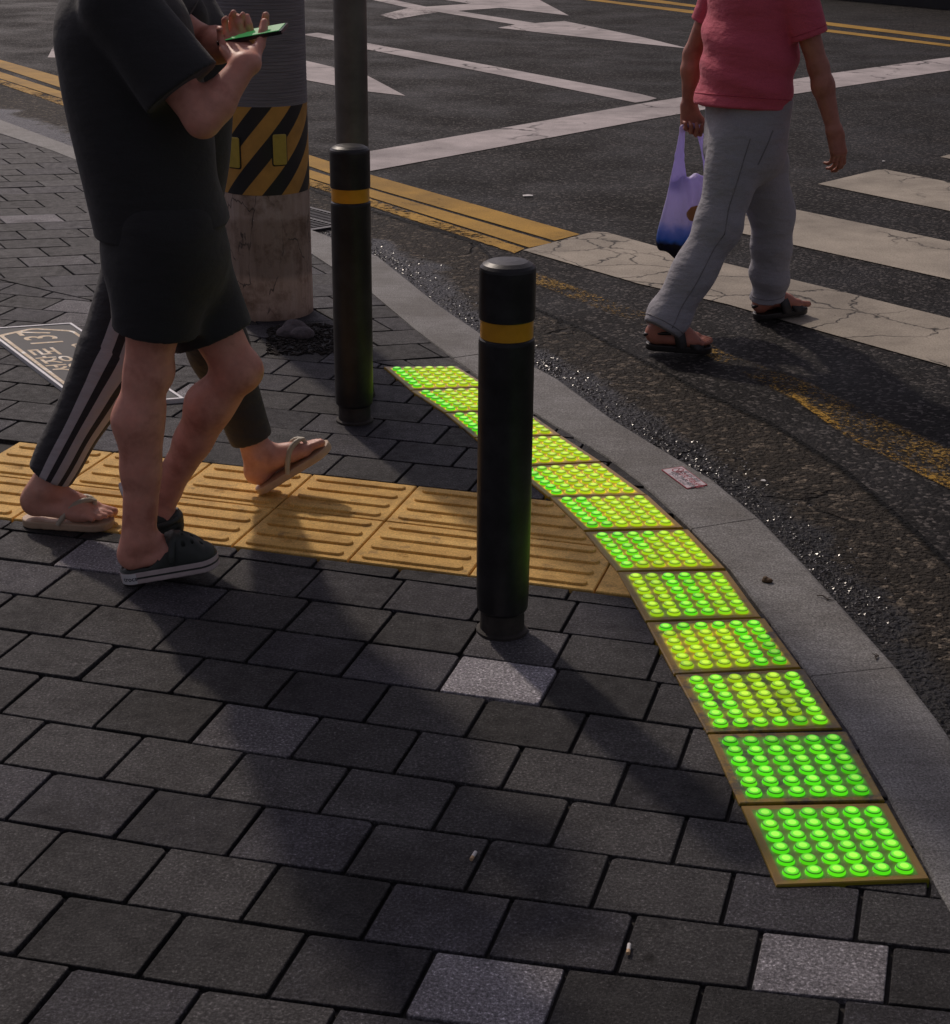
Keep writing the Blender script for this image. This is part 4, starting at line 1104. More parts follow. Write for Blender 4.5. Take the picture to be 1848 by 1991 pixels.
def hair(parent, head, fwd, side, up, lo):
    F = Field(np.array(head)-0.16, np.array(head)+0.17, 0.006); head = np.array(head)
    F.ell(head+up*0.045-fwd*0.01, (fwd, side, up), (0.103, 0.088, 0.102), 0.0, disp=folds(0.003, (60, 60, 50), 3))
    F.ell(head-up*0.035+fwd*0.075, (fwd, side, up), (0.085, 0.12, 0.10), 0.02, op='s')
    F.ell(head-up*0.13-fwd*0.05, (fwd, side, up), (0.12, 0.12, 0.06), 0.02, op='s')
    field_object(F, 'hair', M['hair'], parent)
# ---------------- footwear in its own coordinates: x forward, y to the left, z up, sole at z = 0, heel at x = -0.065
def footprint(X, Y, x0=-0.035, x1=0.125, r0=0.036, r1=0.047):
    t = np.clip((X-x0)/(x1-x0), 0, 1); return np.sqrt((X-x0-t*(x1-x0))**2+Y**2)-(r0+(r1-r0)*t)
def clog_meshes():
    F = Field((-0.10, -0.075, -0.01), (0.21, 0.075, 0.05), 0.0025)
    F.apply(lambda f, X, Y, Z: np.maximum(footprint(X, Y), np.abs(Z-0.0165)-0.0165)+0*Z)
    V1 = F.mesh(1)
    F = Field((-0.10, -0.075, 0.0), (0.21, 0.075, 0.13), 0.0025)
    def up(f, X, Y, Z):
        fp = footprint(X, Y)+0.001; t = np.clip((X-0.005)/0.14, 0, 1)
        top = 0.050+0.056*np.clip(np.sin(np.pi*np.clip(0.12+t*0.80, 0, 1)), 0, 1)*np.clip((X-0.0)/0.05, 0, 1)
        rr = np.sqrt((np.maximum(fp+0.035, 0)/0.035)**2+(np.maximum(Z-0.026, 0)/np.maximum(top-0.026, 0.01))**2)
        d = (rr-1)*0.035; d = np.maximum(d, 0.030-Z)
        cav = np.maximum(footprint(X, Y)+0.008, 0.034-Z); open_ = np.maximum(cav, X-0.055-0.25*(0.1-Z))   # heel opening
        d = np.maximum(d, -open_)
        for hx, hy in [(0.075, -0.024), (0.075, 0), (0.075, 0.024), (0.097, -0.030), (0.097, -0.011), (0.097, 0.011), (0.097, 0.030), (0.118, -0.024), (0.118, 0), (0.118, 0.024), (0.138, -0.013), (0.138, 0.013)]:
            d = np.maximum(d, 0.0042-np.sqrt((X-hx)**2+(Y-hy)**2)+0*Z)
        return d
    F.apply(up)
    # folded-forward strap
    for k in range(14):
        a0, a1 = math.pi*k/14, math.pi*(k+1)/14
        q = lambda a: (0.062+0.012*math.sin(a), 0.050*math.cos(a), 0.048+0.056*math.sin(a))
        F.cone(q(a0), q(a1), 0.0085, 0.0085, 0.002, flat=((0, math.cos((a0+a1)/2), math.sin((a0+a1)/2)), 0.45))
    V2 = F.mesh(1); return V1, V2
def mesh_from(VQ, name, mats, face_mat=None):
    V, Q = VQ; me = bpy.data.meshes.new(name); me.from_pydata([tuple(v) for v in V], [], [tuple(q) for q in Q])
    for m in (mats if isinstance(mats, (list, tuple)) else [mats]): me.materials.append(m)
    if face_mat is not None: me.polygons.foreach_set('material_index', face_mat(V[Q].mean(1)).astype(np.int32))
    me.polygons.foreach_set('use_smooth', [True]*len(me.polygons)); me.update(); return me
def place(me, name, parent, fwd, left, up, heel_ground):
    """heel_ground: world point of the local point (-0.065,0,0)"""
    o = bpy.data.objects.new(name, me); COL.objects.link(o); o.parent = parent
    R = Matrix((fwd, left, up)).transposed(); loc = Vector(heel_ground)-R @ Vector((-0.065, 0, 0))
    mw = Matrix.Translation(loc) @ R.to_4x4(); o.matrix_parent_inverse = Matrix.Identity(4)
    o.matrix_basis = Matrix.Translation(-Vector(parent.location)) @ mw
    return o
def frame_of(az, pitch=0.0):               # pitch > 0: toes up
    f = V3(math.cos(az)*math.cos(pitch), math.sin(az)*math.cos(pitch), math.sin(pitch)); l = V3(-math.sin(az), math.cos(az), 0); return f, l, np.cross(f, l)
#SPLIT2

# ------------------------------------------------------------------ person in black with clogs
YA = 3.80
azA = math.radians(10); fA = V3(math.cos(azA), math.sin(azA), 0); lA = V3(-math.sin(azA), math.cos(azA), 0); UP = V3(0, 0, 1)
gA = Vector(G(330, 1130))
pA = empty('person', (gA.x, gA.y, 0), 'person striding right in black t-shirt, black knee-length shorts and clogs, holding a lit phone', 'person', 'people walking past')
azs = math.radians(9); fS, lS, uS = frame_of(azs, math.radians(9))
heelA = V3(*G(243, 1134), 0.004)
ankA = heelA+fS*0.058+uS*(0.078*0.86+0.034)
ank2 = np.array(D(322, 950, 3.98)); f2, l2, u2 = frame_of(math.radians(8), math.radians(-66))
kneeA = np.array(D(287, 722, 3.76)); hipA = np.array(D(318, 470, 3.74)); knee2 = np.array(D(462, 720, 3.90)); hip2 = np.array(D(325, 468, 3.92))
pelA = (hipA+hip2)/2+V3(-0.01, 0, 0.05); chA = np.array(D(240, 75, 3.82)); neckA = chA+V3(0.0, 0, 0.20); headA = neckA+V3(0.045, 0.0, 0.13)
F = Field((-1.15, 3.45, -0.02), (-0.30, 4.2, 1.86), 0.0045)
leg(F, hipA, kneeA, ankA, fA, 1.0); leg(F, hip2, knee2, ank2, unit(knee2-ank2+fA*0.6)*0+fA, 1.0)
foot(F, ankA, fS, uS, -lS, s=0.86); foot(F, ank2, f2, u2, l2, s=0.86)
torso_head(F, pelA, chA, neckA, headA, fA, lA)
shR = chA-lA*0.19+UP*0.09; elR = np.array(D(394, 232, 3.60)); wrR = np.array(D(478, 124, 3.66))
shL = chA+lA*0.19+UP*0.09; elL = np.array(D(398, 85, 4.02)); wrL = np.array(D(476, 92, 3.90))
arm(F, shR, elR, wrR); arm(F, shL, elL, wrL)
phc = np.array(D(492, 66, 3.76))
hand(F, wrR, phc-V3(0.035, 0.03, 0.028)-wrR, unit(V3(-0.25, 0.45, 0.9)), curl=(0.35, 0.8, 0.9), thumb=(0.7, 0.4), side=1)
hand(F, wrL, phc-V3(0.03, -0.035, 0.028)-wrL, unit(V3(-0.2, -0.5, 0.9)), curl=(0.35, 0.8, 0.9), thumb=(0.7, 0.4), side=-1)
field_object(F, 'body', M['skin'], pA)
hair(pA, headA, fA, lA, UP, 0)
# shorts
F = Field((-1.15, 3.45, 0.52), (-0.30, 4.2, 1.20), 0.005); fd = folds(0.007, (16, 16, 9), 1, 1.4)
hemA = hipA+(kneeA-hipA)*0.61; hem2 = hip2+(knee2-hip2)*0.67
F.cone(hipA+UP*0.04, hemA+V3(0.0, 0, -0.02), 0.118, 0.098, 0.05, capb=True, disp=fd); F.cone(hip2+UP*0.04, hem2+V3(0.0, 0, -0.02), 0.118, 0.100, 0.05, capb=True, disp=fd)
F.cone(pelA+UP*0.10, (hipA+hip2)/2-UP*0.02, 0.128, 0.150, 0.05, disp=fd)
field_object(F, 'shorts', M['black_cloth'], pA)
# t-shirt
F = Field((-1.15, 3.45, 0.85), (-0.20, 4.25, 1.62), 0.005); fd = folds(0.006, (14, 14, 16), 2, 0.9)
low = pelA-UP*0.01
F.cone(low, chA, 0.150, 0.150, 0.05, disp=fd, capa=True); F.cone(low-lA*0.05, chA-lA*0.07, 0.140, 0.135, 0.05, disp=fd, capa=True); F.cone(low+lA*0.05, chA+lA*0.07, 0.140, 0.135, 0.05, disp=fd, capa=True)
F.cone(chA-lA*0.18+UP*0.09, chA+lA*0.18+UP*0.09, 0.072, 0.072, 0.05); F.cone(chA+UP*0.08, neckA-UP*0.05, 0.10, 0.075, 0.04, capb=True)
eR = shR+(elR-shR)*0.74; F.cone(shR, eR, 0.074, 0.090, 0.03, capb=True, disp=fd)
eL = shL+(elL-shL)*0.72; F.cone(shL, eL, 0.074, 0.084, 0.03, capb=True, disp=fd)
field_object(F, 't_shirt', M['black_cloth'], pA)
# clogs
VS, VU = clog_meshes()
sole_me = mesh_from(VS, 'clog_sole', [M['sign_edge'], M['clog']], lambda c: ((c[:, 2] > 0.0145) & (c[:, 2] < 0.0185) & (c[:, 0] > -0.055)) | (c[:, 2] < 0.002) | (c[:, 2] > 0.0315))
sole_me.materials[0] = simple('clog_sole_foam', (0.60, 0.50, 0.48), 0.6, 0.1, 30, 200, 0.1)
up_me = mesh_from(VU, 'clog_upper', M['clog'])
tv, tf = text_verts('crocs', 0.0165, 0.0003)
def clog(parent, f, l, u, heel):
    c = place(up_me, 'clog', parent, f, l, u, heel); s_ = bpy.data.objects.new('sole', sole_me); COL.objects.link(s_); s_.parent = c
    mb = MB(); tagv = []
    def wrap(a, z, r):                     # a: metres along the outer heel edge
        t = -math.pi/2-a/0.0365-0.35; return (-0.035+r*math.cos(t), r*math.sin(t), z)
    nn = 14; ra = [wrap(-0.027+0.054*i/nn, 0.003, 0.0366) for i in range(nn+1)]; rb = [wrap(-0.027+0.054*i/nn, 0.030, 0.0366) for i in range(nn+1)]
    mb.add(ra+rb, [[i+1, i, nn+1+i, nn+2+i] for i in range(nn)], 0)
    mb.add([wrap(-v.x, 0.0165+v.y, 0.0369) for v in tv], tf, 1)
    h = mb.build('heel_badge', [M['sign_edge'], M['sticker_ink']], c); return c
clog(pA, Vector(fS), Vector(lS), Vector(uS), Vector(heelA))
clog(pA, Vector(f2), Vector(l2), Vector(u2), Vector(ank2-u2*(0.078*0.86+0.034)-f2*0.058))
# phone
ph = empty('phone', tuple(phc), 'thin black smartphone with glowing green screen held by the person in black', 'phone')
nrm = unit(V3(-0.20, -0.12, 0.97)); lx = unit(V3(0.9, -0.12, 0.14)-nrm*(V3(0.9, -0.12, 0.14)@nrm)); ly = np.cross(nrm, lx)
Rp = Matrix((Vector(lx), Vector(ly), Vector(nrm))).transposed()
mb = MB(); mb.box((0, 0, 0), (0.074, 0.036, 0.0042), Rp); mb.build('phone_case', M['phone'], ph)
mb = MB(); mb.box(Rp @ Vector((0, 0, 0.0046)), (0.068, 0.033, 0.0008), Rp); mb.build('screen', M['screen'], ph)

# ------------------------------------------------------------------ person with striped track trousers and flip-flops, behind
gB = Vector(G(330, 990))
pB = empty('person', (gB.x, gB.y, 0), 'person walking behind in black track trousers with pale side stripes and tan flip-flops', 'person', 'people walking past')
fF, lF, uF = frame_of(math.radians(-4), math.radians(0)); heelB = V3(*G(50, 1018), 0.0); ankB = heelB+fF*0.062+UP*(0.080+0.026)
f3, l3, u3 = frame_of(math.radians(6), math.radians(33)); heelB2 = V3(*G(506, 962), 0.004); ankB2 = heelB2+f3*0.062+u3*(0.078+0.018)
hipB = np.array(D(318, 430, 4.16)); hipB2 = np.array(D(330, 430, 4.33)); kneeB = np.array(D(222, 690, 4.14)); kneeB2 = np.array(D(425, 680, 4.34))
pelB = (hipB+hipB2)/2+UP*0.05; chB = np.array(D(345, 95, 4.27)); neckB = chB+V3(0.01, 0, 0.20); headB = neckB+V3(0.04, 0, 0.13)
F = Field((-1.32, 3.92, -0.02), (-0.40, 4.62, 1.85), 0.0045)
leg(F, hipB, kneeB, ankB, fA, 0.92); leg(F, hipB2, kneeB2, ankB2, fA, 0.92)
foot(F, ankB, unit(fF-UP*0.05), UP, -lF, s=0.98); foot(F, ankB2, f3, u3, l3, s=0.95)
torso_head(F, pelB, chB, neckB, headB, fA, lA, 0.15)
for sg, dx in ((-1, -0.10), (1, 0.02)):
    sh = chB+lA*0.17*sg+UP*0.09; el = sh+V3(dx*0.6, 0.04*sg, -0.27); wr = el+V3(0.02, 0.0, -0.23); arm(F, sh, el, wr, 0.9)
    hand(F, wr, V3(0.05, 0, -1), V3(0.3, -sg, 0), (0.3, 0.4, 0.3), side=sg)
field_object(F, 'body', M['skin2'], pB)
hair(pB, headB, fA, lA, UP, 0)
F = Field((-1.32, 3.92, 0.05), (-0.40, 4.62, 1.12), 0.005); fd = folds(0.004, (14, 14, 18), 5, 0.9)
hB = ankB+(kneeB-ankB)*0.10-fA*0.004; hB2 = ankB2+(kneeB2-ankB2)*0.16
F.cone(hipB+UP*0.03, kneeB, 0.116, 0.090, 0.05, disp=fd); F.cone(kneeB, hB, 0.090, 0.058, 0.03, capb=True, disp=fd)
F.cone(hipB2+UP*0.03, kneeB2, 0.112, 0.080, 0.05, disp=fd); F.cone(kneeB2, hB2, 0.080, 0.058, 0.03, capb=True, disp=fd)
F.cone(pelB+UP*0.10, (hipB+hipB2)/2, 0.125, 0.13, 0.05)
def stripe_coord(c):                       # angle round the outer side of the near leg, 9 elsewhere
    out = np.full(len(c), 9.0)
    for a, b in ((hipB, kneeB), (kneeB, hB)):
        ax = unit(b-a); L_ = np.linalg.norm(b-a); t = (c-a)@ax
        sd = unit(-lA-ax*(-lA@ax)); fr = np.cross(sd, ax)
        q = c-a-t[:, None]*ax; x = q@fr; s2 = q@sd
        on = (t > -0.03) & (t < L_+0.06) & (np.linalg.norm(q, axis=1) < 0.15)
        out[on] = np.arctan2(x, s2)[on]-0.25
    return out
def stripe_mat():
    m = M['track_black'].copy(); m.name = 'striped_polyester'; t = m.node_tree; b = t.nodes['Principled BSDF']
    at = N(t, 'ShaderNodeAttribute'); at.attribute_name = 'round_angle'; f = at.outputs['Fac']
    k = math_(t, 'ABSOLUTE', math_(t, 'SUBTRACT', math_(t, 'FRACT', math_(t, 'ADD', math_(t, 'DIVIDE', f, 0.56), 0.5)), 0.5))
    st = math_(t, 'MULTIPLY', math_(t, 'LESS_THAN', k, 0.30), math_(t, 'LESS_THAN', math_(t, 'ABSOLUTE', f), 0.84))
    src = b.inputs['Base Color'].links[0].from_socket
    L(t, mixc(t, st, src, (0.52, 0.49, 0.50)), b.inputs['Base Color']); return m
o = field_object(F, 'track_trousers', stripe_mat(), pB)
vv = np.empty(len(o.data.vertices)*3); o.data.vertices.foreach_get('co', vv)
at = o.data.attributes.new('round_angle', 'FLOAT', 'POINT'); at.data.foreach_set('value', stripe_coord(vv.reshape(-1, 3)).astype(np.float32))
F = Field((-1.3, 3.9, 0.85), (-0.45, 4.70, 1.62), 0.006); fd = folds(0.006, (14, 14, 16), 6, 0.9); low = pelB
F.cone(low, chB, 0.142, 0.140, 0.05, disp=fd, capa=True); F.cone(low-lA*0.05, chB-lA*0.06, 0.132, 0.125, 0.05, disp=fd, capa=True); F.cone(low+lA*0.05, chB+lA*0.06, 0.132, 0.125, 0.05, disp=fd, capa=True)
F.cone(chB-lA*0.16+UP*0.09, chB+lA*0.16+UP*0.09, 0.068, 0.068, 0.05); F.cone(chB+UP*0.08, neckB-UP*0.05, 0.10, 0.07, 0.04, capb=True)
for sg, dx in ((-1, -0.10), (1, 0.02)):
    sh = chB+lA*0.17*sg+UP*0.09; el = sh+V3(dx*0.6, 0.04*sg, -0.27); F.cone(sh, sh+(el-sh)*0.75, 0.07, 0.075, 0.03, capb=True, disp=fd)
field_object(F, 't_shirt', M['black_cloth'], pB)
# flip-flops
F = Field((-0.09, -0.07, -0.01), (0.20, 0.07, 0.035), 0.0025)
F.apply(lambda f, X, Y, Z: np.maximum(footprint(X, Y, -0.030, 0.130, 0.038, 0.050), np.abs(Z-0.0105)-0.0105)+0*Z)
ff_me = mesh_from(F.mesh(2), 'flip_flop', M['tan_rubber'])
def flipflop(parent, f, l, u, heel, side):
    o = place(ff_me, 'flip_flop', parent, f, l, u, heel)
    mb = MB(); post = (0.128, 0.012*side, 0.024)
    for s_, y1 in ((1, 0.043), (-1, -0.043)):
        pts = []
        for i in range(9):
            t = i/8; pts.append((0.128-0.088*t, 0.012*side*(1-t)+y1*t+0.004*s_*math.sin(math.pi*t), 0.048+0.030*math.sin(math.pi*min(1, 0.25+t*0.62))-0.044*t*t))
        mb.tube([post]+pts, [0.004]+[0.0065+0.002*math.sin(math.pi*i/8) for i in range(9)], 8)
    b = mb.build('strap', M['cream_strap'], o, smooth=True); return o
flipflop(pB, Vector(fF), Vector(lF), Vector(UP), Vector(heelB-fF*0.003), 1)
flipflop(pB, Vector(f3), Vector(l3), Vector(u3), Vector(heelB2), -1)

# ------------------------------------------------------------------ person in red polo and grey trousers
azC = math.radians(20); fC = V3(math.cos(azC), math.sin(azC), 0); lC = V3(-math.sin(azC), math.cos(azC), 0)
f4, l4, u4 = frame_of(math.radians(2), math.radians(-3)); f5, l5, u5 = frame_of(math.radians(26), math.radians(2))
toeR = V3(*G(1392, 686, ROAD_Z), ROAD_Z+0.004); heelR = toeR-f4*0.262; ankR = heelR+f4*0.062+u4*(0.078+0.024)
heelL = V3(*G(1468, 622, ROAD_Z), ROAD_Z+0.003); ankL = heelL+f5*0.062+u5*(0.078+0.024)
gC = (heelR+heelL)/2
pC = empty('person', (gC[0]+0.15, gC[1], ROAD_Z), 'person crossing the road in a red short-sleeved shirt, grey trousers and black sandals', 'person', 'people walking past')
hipR = np.array(D(1436, 292, 6.18)); hipL = np.array(D(1466, 286, 6.36)); kneeR = np.array(D(1397, 440, 6.10)); kneeL = np.array(D(1503, 428, 6.45))
pelC = (hipR+hipL)/2+UP*0.06; chC = np.array(D(1470, -15, 6.30)); neckC = chC+V3(0.02, 0, 0.21); headC = neckC+V3(0.05, 0.02, 0.13)
shR = chC-lC*0.17+UP*0.10+fC*0.03; elR = np.array(D(1592, 130, 6.12)); wrR = np.array(D(1622, 252, 6.08))
shL = chC+lC*0.17+UP*0.10-fC*0.02; elL = np.array(D(1348, 105, 6.50)); wrL = np.array(D(1340, 205, 6.48))
F = Field((0.50, 5.80, -0.05), (1.60, 6.85, 1.86), 0.0048)
leg(F, hipR, kneeR, ankR, fC, 0.95); leg(F, hipL, kneeL, ankL, fC, 0.95)
foot(F, ankR, f4, u4, -l4); foot(F, ankL, f5, u5, l5)
torso_head(F, pelC, chC, neckC, headC, fC, lC)
arm(F, shR, elR, wrR, 0.98); arm(F, shL, elL, wrL, 0.98)
hand(F, wrR, np.array(D(1636, 320, 6.07))-wrR, unit(V3(-0.55, 0.8, 0.0)), (0.35, 0.55, 0.45), (0.45, 0.3), side=1)
hand(F, wrL, np.array(D(1342, 250, 6.46))-wrL, unit(V3(0.2, -1, 0.1)), (0.9, 1.3, 1.0), (0.6, 0.7), side=-1)
field_object(F, 'body', M['skin3'], pC)
hair(pC, headC, fC, lC, UP, 0)
# trousers
F = Field((0.50, 5.80, -0.02), (1.50, 6.85, 1.10), 0.005); fd = folds(0.0055, (15, 15, 20), 8, 1.0); fd2 = folds(0.009, (12, 12, 42), 9, 0.5); fd3 = folds(0.009, (10, 10, 30), 19, 1.6)
hR = ankR-(kneeR-ankR)*0.075; hL = ankL-(kneeL-ankL)*0.085
F.cone(hipR+UP*0.03, kneeR, 0.112, 0.084, 0.05, disp=fd); F.cone(kneeR, hR, 0.084, 0.076, 0.04, capb=True, disp=fd3)
F.cone(hipL+UP*0.03, kneeL, 0.112, 0.085, 0.05, disp=fd2); F.cone(kneeL, hL, 0.085, 0.073, 0.04, capb=True, disp=fd2)
F.cone(pelC+UP*0.11-lC*0.05, (hipR+hipL)/2-lC*0.05, 0.135, 0.130, 0.05, disp=fd); F.cone(pelC+UP*0.11+lC*0.055, (hipR+hipL)/2+lC*0.055, 0.138, 0.134, 0.05, disp=fd)
field_object(F, 'trousers', M['grey_cloth'], pC)
# shirt
F = Field((0.55, 5.80, 0.72), (1.55, 6.90, 1.62), 0.005); fd = folds(0.010, (9, 9, 38), 10, 0.9); low = np.array(D(1446, 202, 6.26))
F.cone(low, chC, 0.158, 0.150, 0.05, disp=fd, capa=True); F.cone(low-lC*0.05, chC-lC*0.07, 0.146, 0.138, 0.05, disp=fd, capa=True); F.cone(low+lC*0.05, chC+lC*0.07, 0.146, 0.138, 0.05, disp=fd, capa=True)
F.cone(chC-lC*0.17+UP*0.09, chC+lC*0.17+UP*0.09, 0.072, 0.072, 0.05); F.cone(chC+UP*0.08, neckC-UP*0.04, 0.10, 0.07, 0.04, capb=True)
eR = shR+(elR-shR)*0.70; F.cone(shR, eR, 0.072, 0.068, 0.02, capb=True, disp=folds(0.003, seed=4))
eL = shL+(elL-shL)*0.66; F.cone(shL, eL, 0.068, 0.060, 0.02, capb=True, disp=folds(0.003, seed=5))
field_object(F, 'shirt', M['red_cloth'], pC)
# seams and hems laid on the cloth
from mathutils.bvhtree import BVHTree
def on_cloth(o, pts, r, name, mat, parent, closed=False):
    me_ = o.data; tr = BVHTree.FromPolygons([v.co for v in me_.vertices], [list(p.vertices) for p in me_.polygons])
    out = []
    for org, dr in pts:
        h = tr.ray_cast(Vector(org), Vector(dr))
        if h[0] is not None: out.append(h[0]-Vector(dr)*r*0.25)
    if len(out) < 3: return
    if closed: out.append(out[0])
    mb = MB(); mb.tube(out, r, 6); return to_local(parent, mb.build(name, mat, None, smooth=True))
trs = [o for o in pC.children if o.name.startswith('trousers')][0]; shr = [o for o in pC.children if o.name.startswith('shirt')][0]
M['seam_grey'] = simple('grey_seam_thread', (0.22, 0.205, 0.215), 0.9, 0.2, 60, 300, 0.2); M['seam_red'] = simple('red_hem_thread', (0.48, 0.065, 0.105), 0.9, 0.2, 60, 300, 0.2)
pts = []
for i in range(40):
    t = i/39; p_ = hipR+UP*0.06*(1-t)+(kneeR-hipR)*min(1, 2*t) if t < 0.5 else kneeR+(hR-kneeR)*(2*t-1)*0.97
    pts.append((p_-lC*0.5-fC*0.015, lC))
on_cloth(trs, pts, 0.0022, 'side_seam', M['seam_grey'], pC)
on_cloth(trs, [(hipR+UP*(0.085-0.12*i/11)+fC*(0.075-0.055*i/11)-lC*0.5, lC) for i in range(12)], 0.0028, 'pocket_edge', M['seam_grey'], pC)
for hp, ax_ in ((hR, unit(kneeR-hR)), (hL, unit(kneeL-hL))):
    c_ = hp+ax_*0.022; e1 = unit(np.cross(ax_, lC)); e2 = np.cross(ax_, e1)
    on_cloth(trs, [(c_+(e1*math.cos(a)+e2*math.sin(a))*0.13, -(e1*math.cos(a)+e2*math.sin(a))) for a in [2*math.pi*i/36 for i in range(36)]], 0.0018, 'hem', M['seam_grey'], pC, True)
ax_ = unit(chC-low); c_ = low+ax_*0.028; e1 = unit(np.cross(ax_, lC)); e2 = np.cross(ax_, e1)
on_cloth(shr, [(c_+(e1*math.cos(a)+e2*math.sin(a))*0.5, -(e1*math.cos(a)+e2*math.sin(a))) for a in [2*math.pi*i/60 for i in range(60)]], 0.0020, 'hem', M['seam_red'], pC, True)
ax_ = unit(eR-shR); c_ = eR-ax_*0.022; e1 = unit(np.cross(ax_, fC)); e2 = np.cross(ax_, e1)
on_cloth(shr, [(c_+(e1*math.cos(a)+e2*math.sin(a))*0.105, -(e1*math.cos(a)+e2*math.sin(a))) for a in [2*math.pi*i/30 for i in range(30)]], 0.0018, 'sleeve_hem', M['seam_red'], pC, True)
# sandals
F = Field((-0.09, -0.07, -0.01), (0.21, 0.07, 0.04), 0.0025)
F.apply(lambda f, X, Y, Z: np.maximum(footprint(X, Y, -0.030, 0.132, 0.038, 0.049), np.abs(Z-0.012)-0.012-0.0*X)+0*Z)
sd_me = mesh_from(F.mesh(2), 'sandal', M['leather'])
def sandal(parent, f, l, u, heel):
    o = place(sd_me, 'sandal', parent, f, l, u, heel)
    for x0, x1, zt, w in ((0.120, 0.100, 0.062, 0.024), (0.060, 0.038, 0.102, 0.021)):
        mb = MB(); ra, rb = [], []
        for i in range(15):
            a = math.pi*i/14; y = 0.049*math.cos(a); z = 0.018+(zt-0.018)*math.sin(a)**0.8; x = x0+(x1-x0)*math.sin(a)
            ra.append(((x-w, y, z), (x-w, y*0.9, z-0.004))); rb.append(((x+w, y, z-0.10*w), (x+w, y*0.9, z-0.004-0.1*w)))
        vs = [p[0] for p in ra]+[p[0] for p in rb]+[p[1] for p in ra]+[p[1] for p in rb]; n = 15; fs = []
        for i in range(n-1):
            fs += [[i, i+1, n+i+1, n+i], [2*n+i+1, 2*n+i, 3*n+i, 3*n+i+1], [i+1, i, 2*n+i, 2*n+i+1], [n+i, n+i+1, 3*n+i+1, 3*n+i]]
        mb.add(vs, fs); mb.build('strap', M['leather'], o, smooth=True)
    mb = MB(); mb.tube([(0.03+0.0, 0.045*math.cos(a), 0.05) if False else (-0.030-0.044*math.sin(a)+0.045*(abs(math.cos(a))**2), 0.040*math.cos(a), 0.052+0.02*abs(math.cos(a))) for a in [math.pi*i/14 for i in range(15)]], 0.007, 8)
    mb.build('heel_strap', M['leather'], o, smooth=True); return o
sandal(pC, Vector(f4), Vector(l4), Vector(u4), Vector(heelR)); sandal(pC, Vector(f5), Vector(l5), Vector(u5), Vector(heelL))

# carrier bag
def bag_mat():
    m, t, b = new_mat('violet_plastic_bag'); p = pos(t)
    sep = N(t, 'ShaderNodeSeparateXYZ'); L(t, p, sep.inputs[0])
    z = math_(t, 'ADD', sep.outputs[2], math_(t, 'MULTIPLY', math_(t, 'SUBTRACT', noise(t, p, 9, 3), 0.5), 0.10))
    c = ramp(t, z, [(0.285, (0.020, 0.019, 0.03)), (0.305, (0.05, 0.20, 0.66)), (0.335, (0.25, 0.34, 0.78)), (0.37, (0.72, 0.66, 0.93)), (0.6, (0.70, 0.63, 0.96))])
    x = math_(t, 'SUBTRACT', sep.outputs[0], float(BAGC[0])+0.02); zz = math_(t, 'SUBTRACT', sep.outputs[2], float(BAGC[2])+0.015)
    e = math_(t, 'ADD', math_(t, 'POWER', math_(t, 'DIVIDE', x, 0.065), 2.0), math_(t, 'POWER', math_(t, 'DIVIDE', zz, 0.042), 2.0))
    spot = ramp(t, math_(t, 'ADD', e, math_(t, 'MULTIPLY', noise(t, p, 18, 3), 0.5)), [(0.9, (1, 1, 1)), (1.0, (0, 0, 0))])
    c = mixc(t, spot, c, (0.30, 0.15, 0.05))
    L(t, c, b.inputs['Base Color']); b.inputs['Roughness'].default_value = 0.4
    b.inputs['Transmission Weight'].default_value = 0.0
    tr = N(t, 'ShaderNodeBsdfTranslucent'); L(t, c, tr.inputs['Color']); mx = N(t, 'ShaderNodeMixShader'); mx.inputs[0].default_value = 0.45
    L(t, b.outputs[0], mx.inputs[1]); L(t, tr.outputs[0], mx.inputs[2]); L(t, mx.outputs[0], t.nodes['Material Output'].inputs['Surface'])
    n = bump(t, b, noise(t, scaled(t, p, (6, 6, 2)), 5, 4), 0.7, 0.02)
    return m
BAGC = np.array(D(1350, 420, 6.48))
grip = np.array(D(1343, 248, 6.45))
bag = empty('carrier_bag', (grip[0], grip[1], 0.2), 'violet plastic carrier bag hanging from the hand of the person in the red shirt', 'bag')
F = Field((0.48, 6.15, 0.10), (1.05, 6.78, 0.80), 0.0045); fd = folds(0.012, (52, 52, 9), 14, 1.6)
bx = unit(V3(1, 0.12, 0)); by = V3(-bx[1], bx[0], 0)
for dx, r0, r1, zt, zb in ((-0.085, 0.036, 0.052, 0.125, -0.125), (-0.03, 0.044, 0.066, 0.12, -0.135), (0.03, 0.044, 0.066, 0.12, -0.13), (0.085, 0.036, 0.050, 0.125, -0.11)):
    F.cone(BAGC+bx*dx*0.9+UP*zt, BAGC+bx*dx+UP*(zb+0.03), r0, r1, 0.02, flat=(by, 0.72), disp=fd)
field_object(F, 'bag_body', bag_mat(), bag)
mbm = bpy.data.materials['violet_plastic_bag']
for sg in (-1, 1):
    F = Field((0.48, 6.15, 0.40), (1.05, 6.78, 0.86), 0.004)
    a = BAGC+bx*0.070*sg+UP*0.13; b_ = grip+bx*0.030*sg
    F.cone(a, (a+b_)/2+bx*0.004*sg, 0.036, 0.018, 0.0, flat=(by, 0.40)); F.cone((a+b_)/2+bx*0.004*sg, b_, 0.018, 0.011, 0.01, flat=(by, 0.6)); F.cone(b_, grip+UP*0.012, 0.011, 0.009, 0.01)
    field_object(F, 'handle', mbm, bag)
#SPLIT3

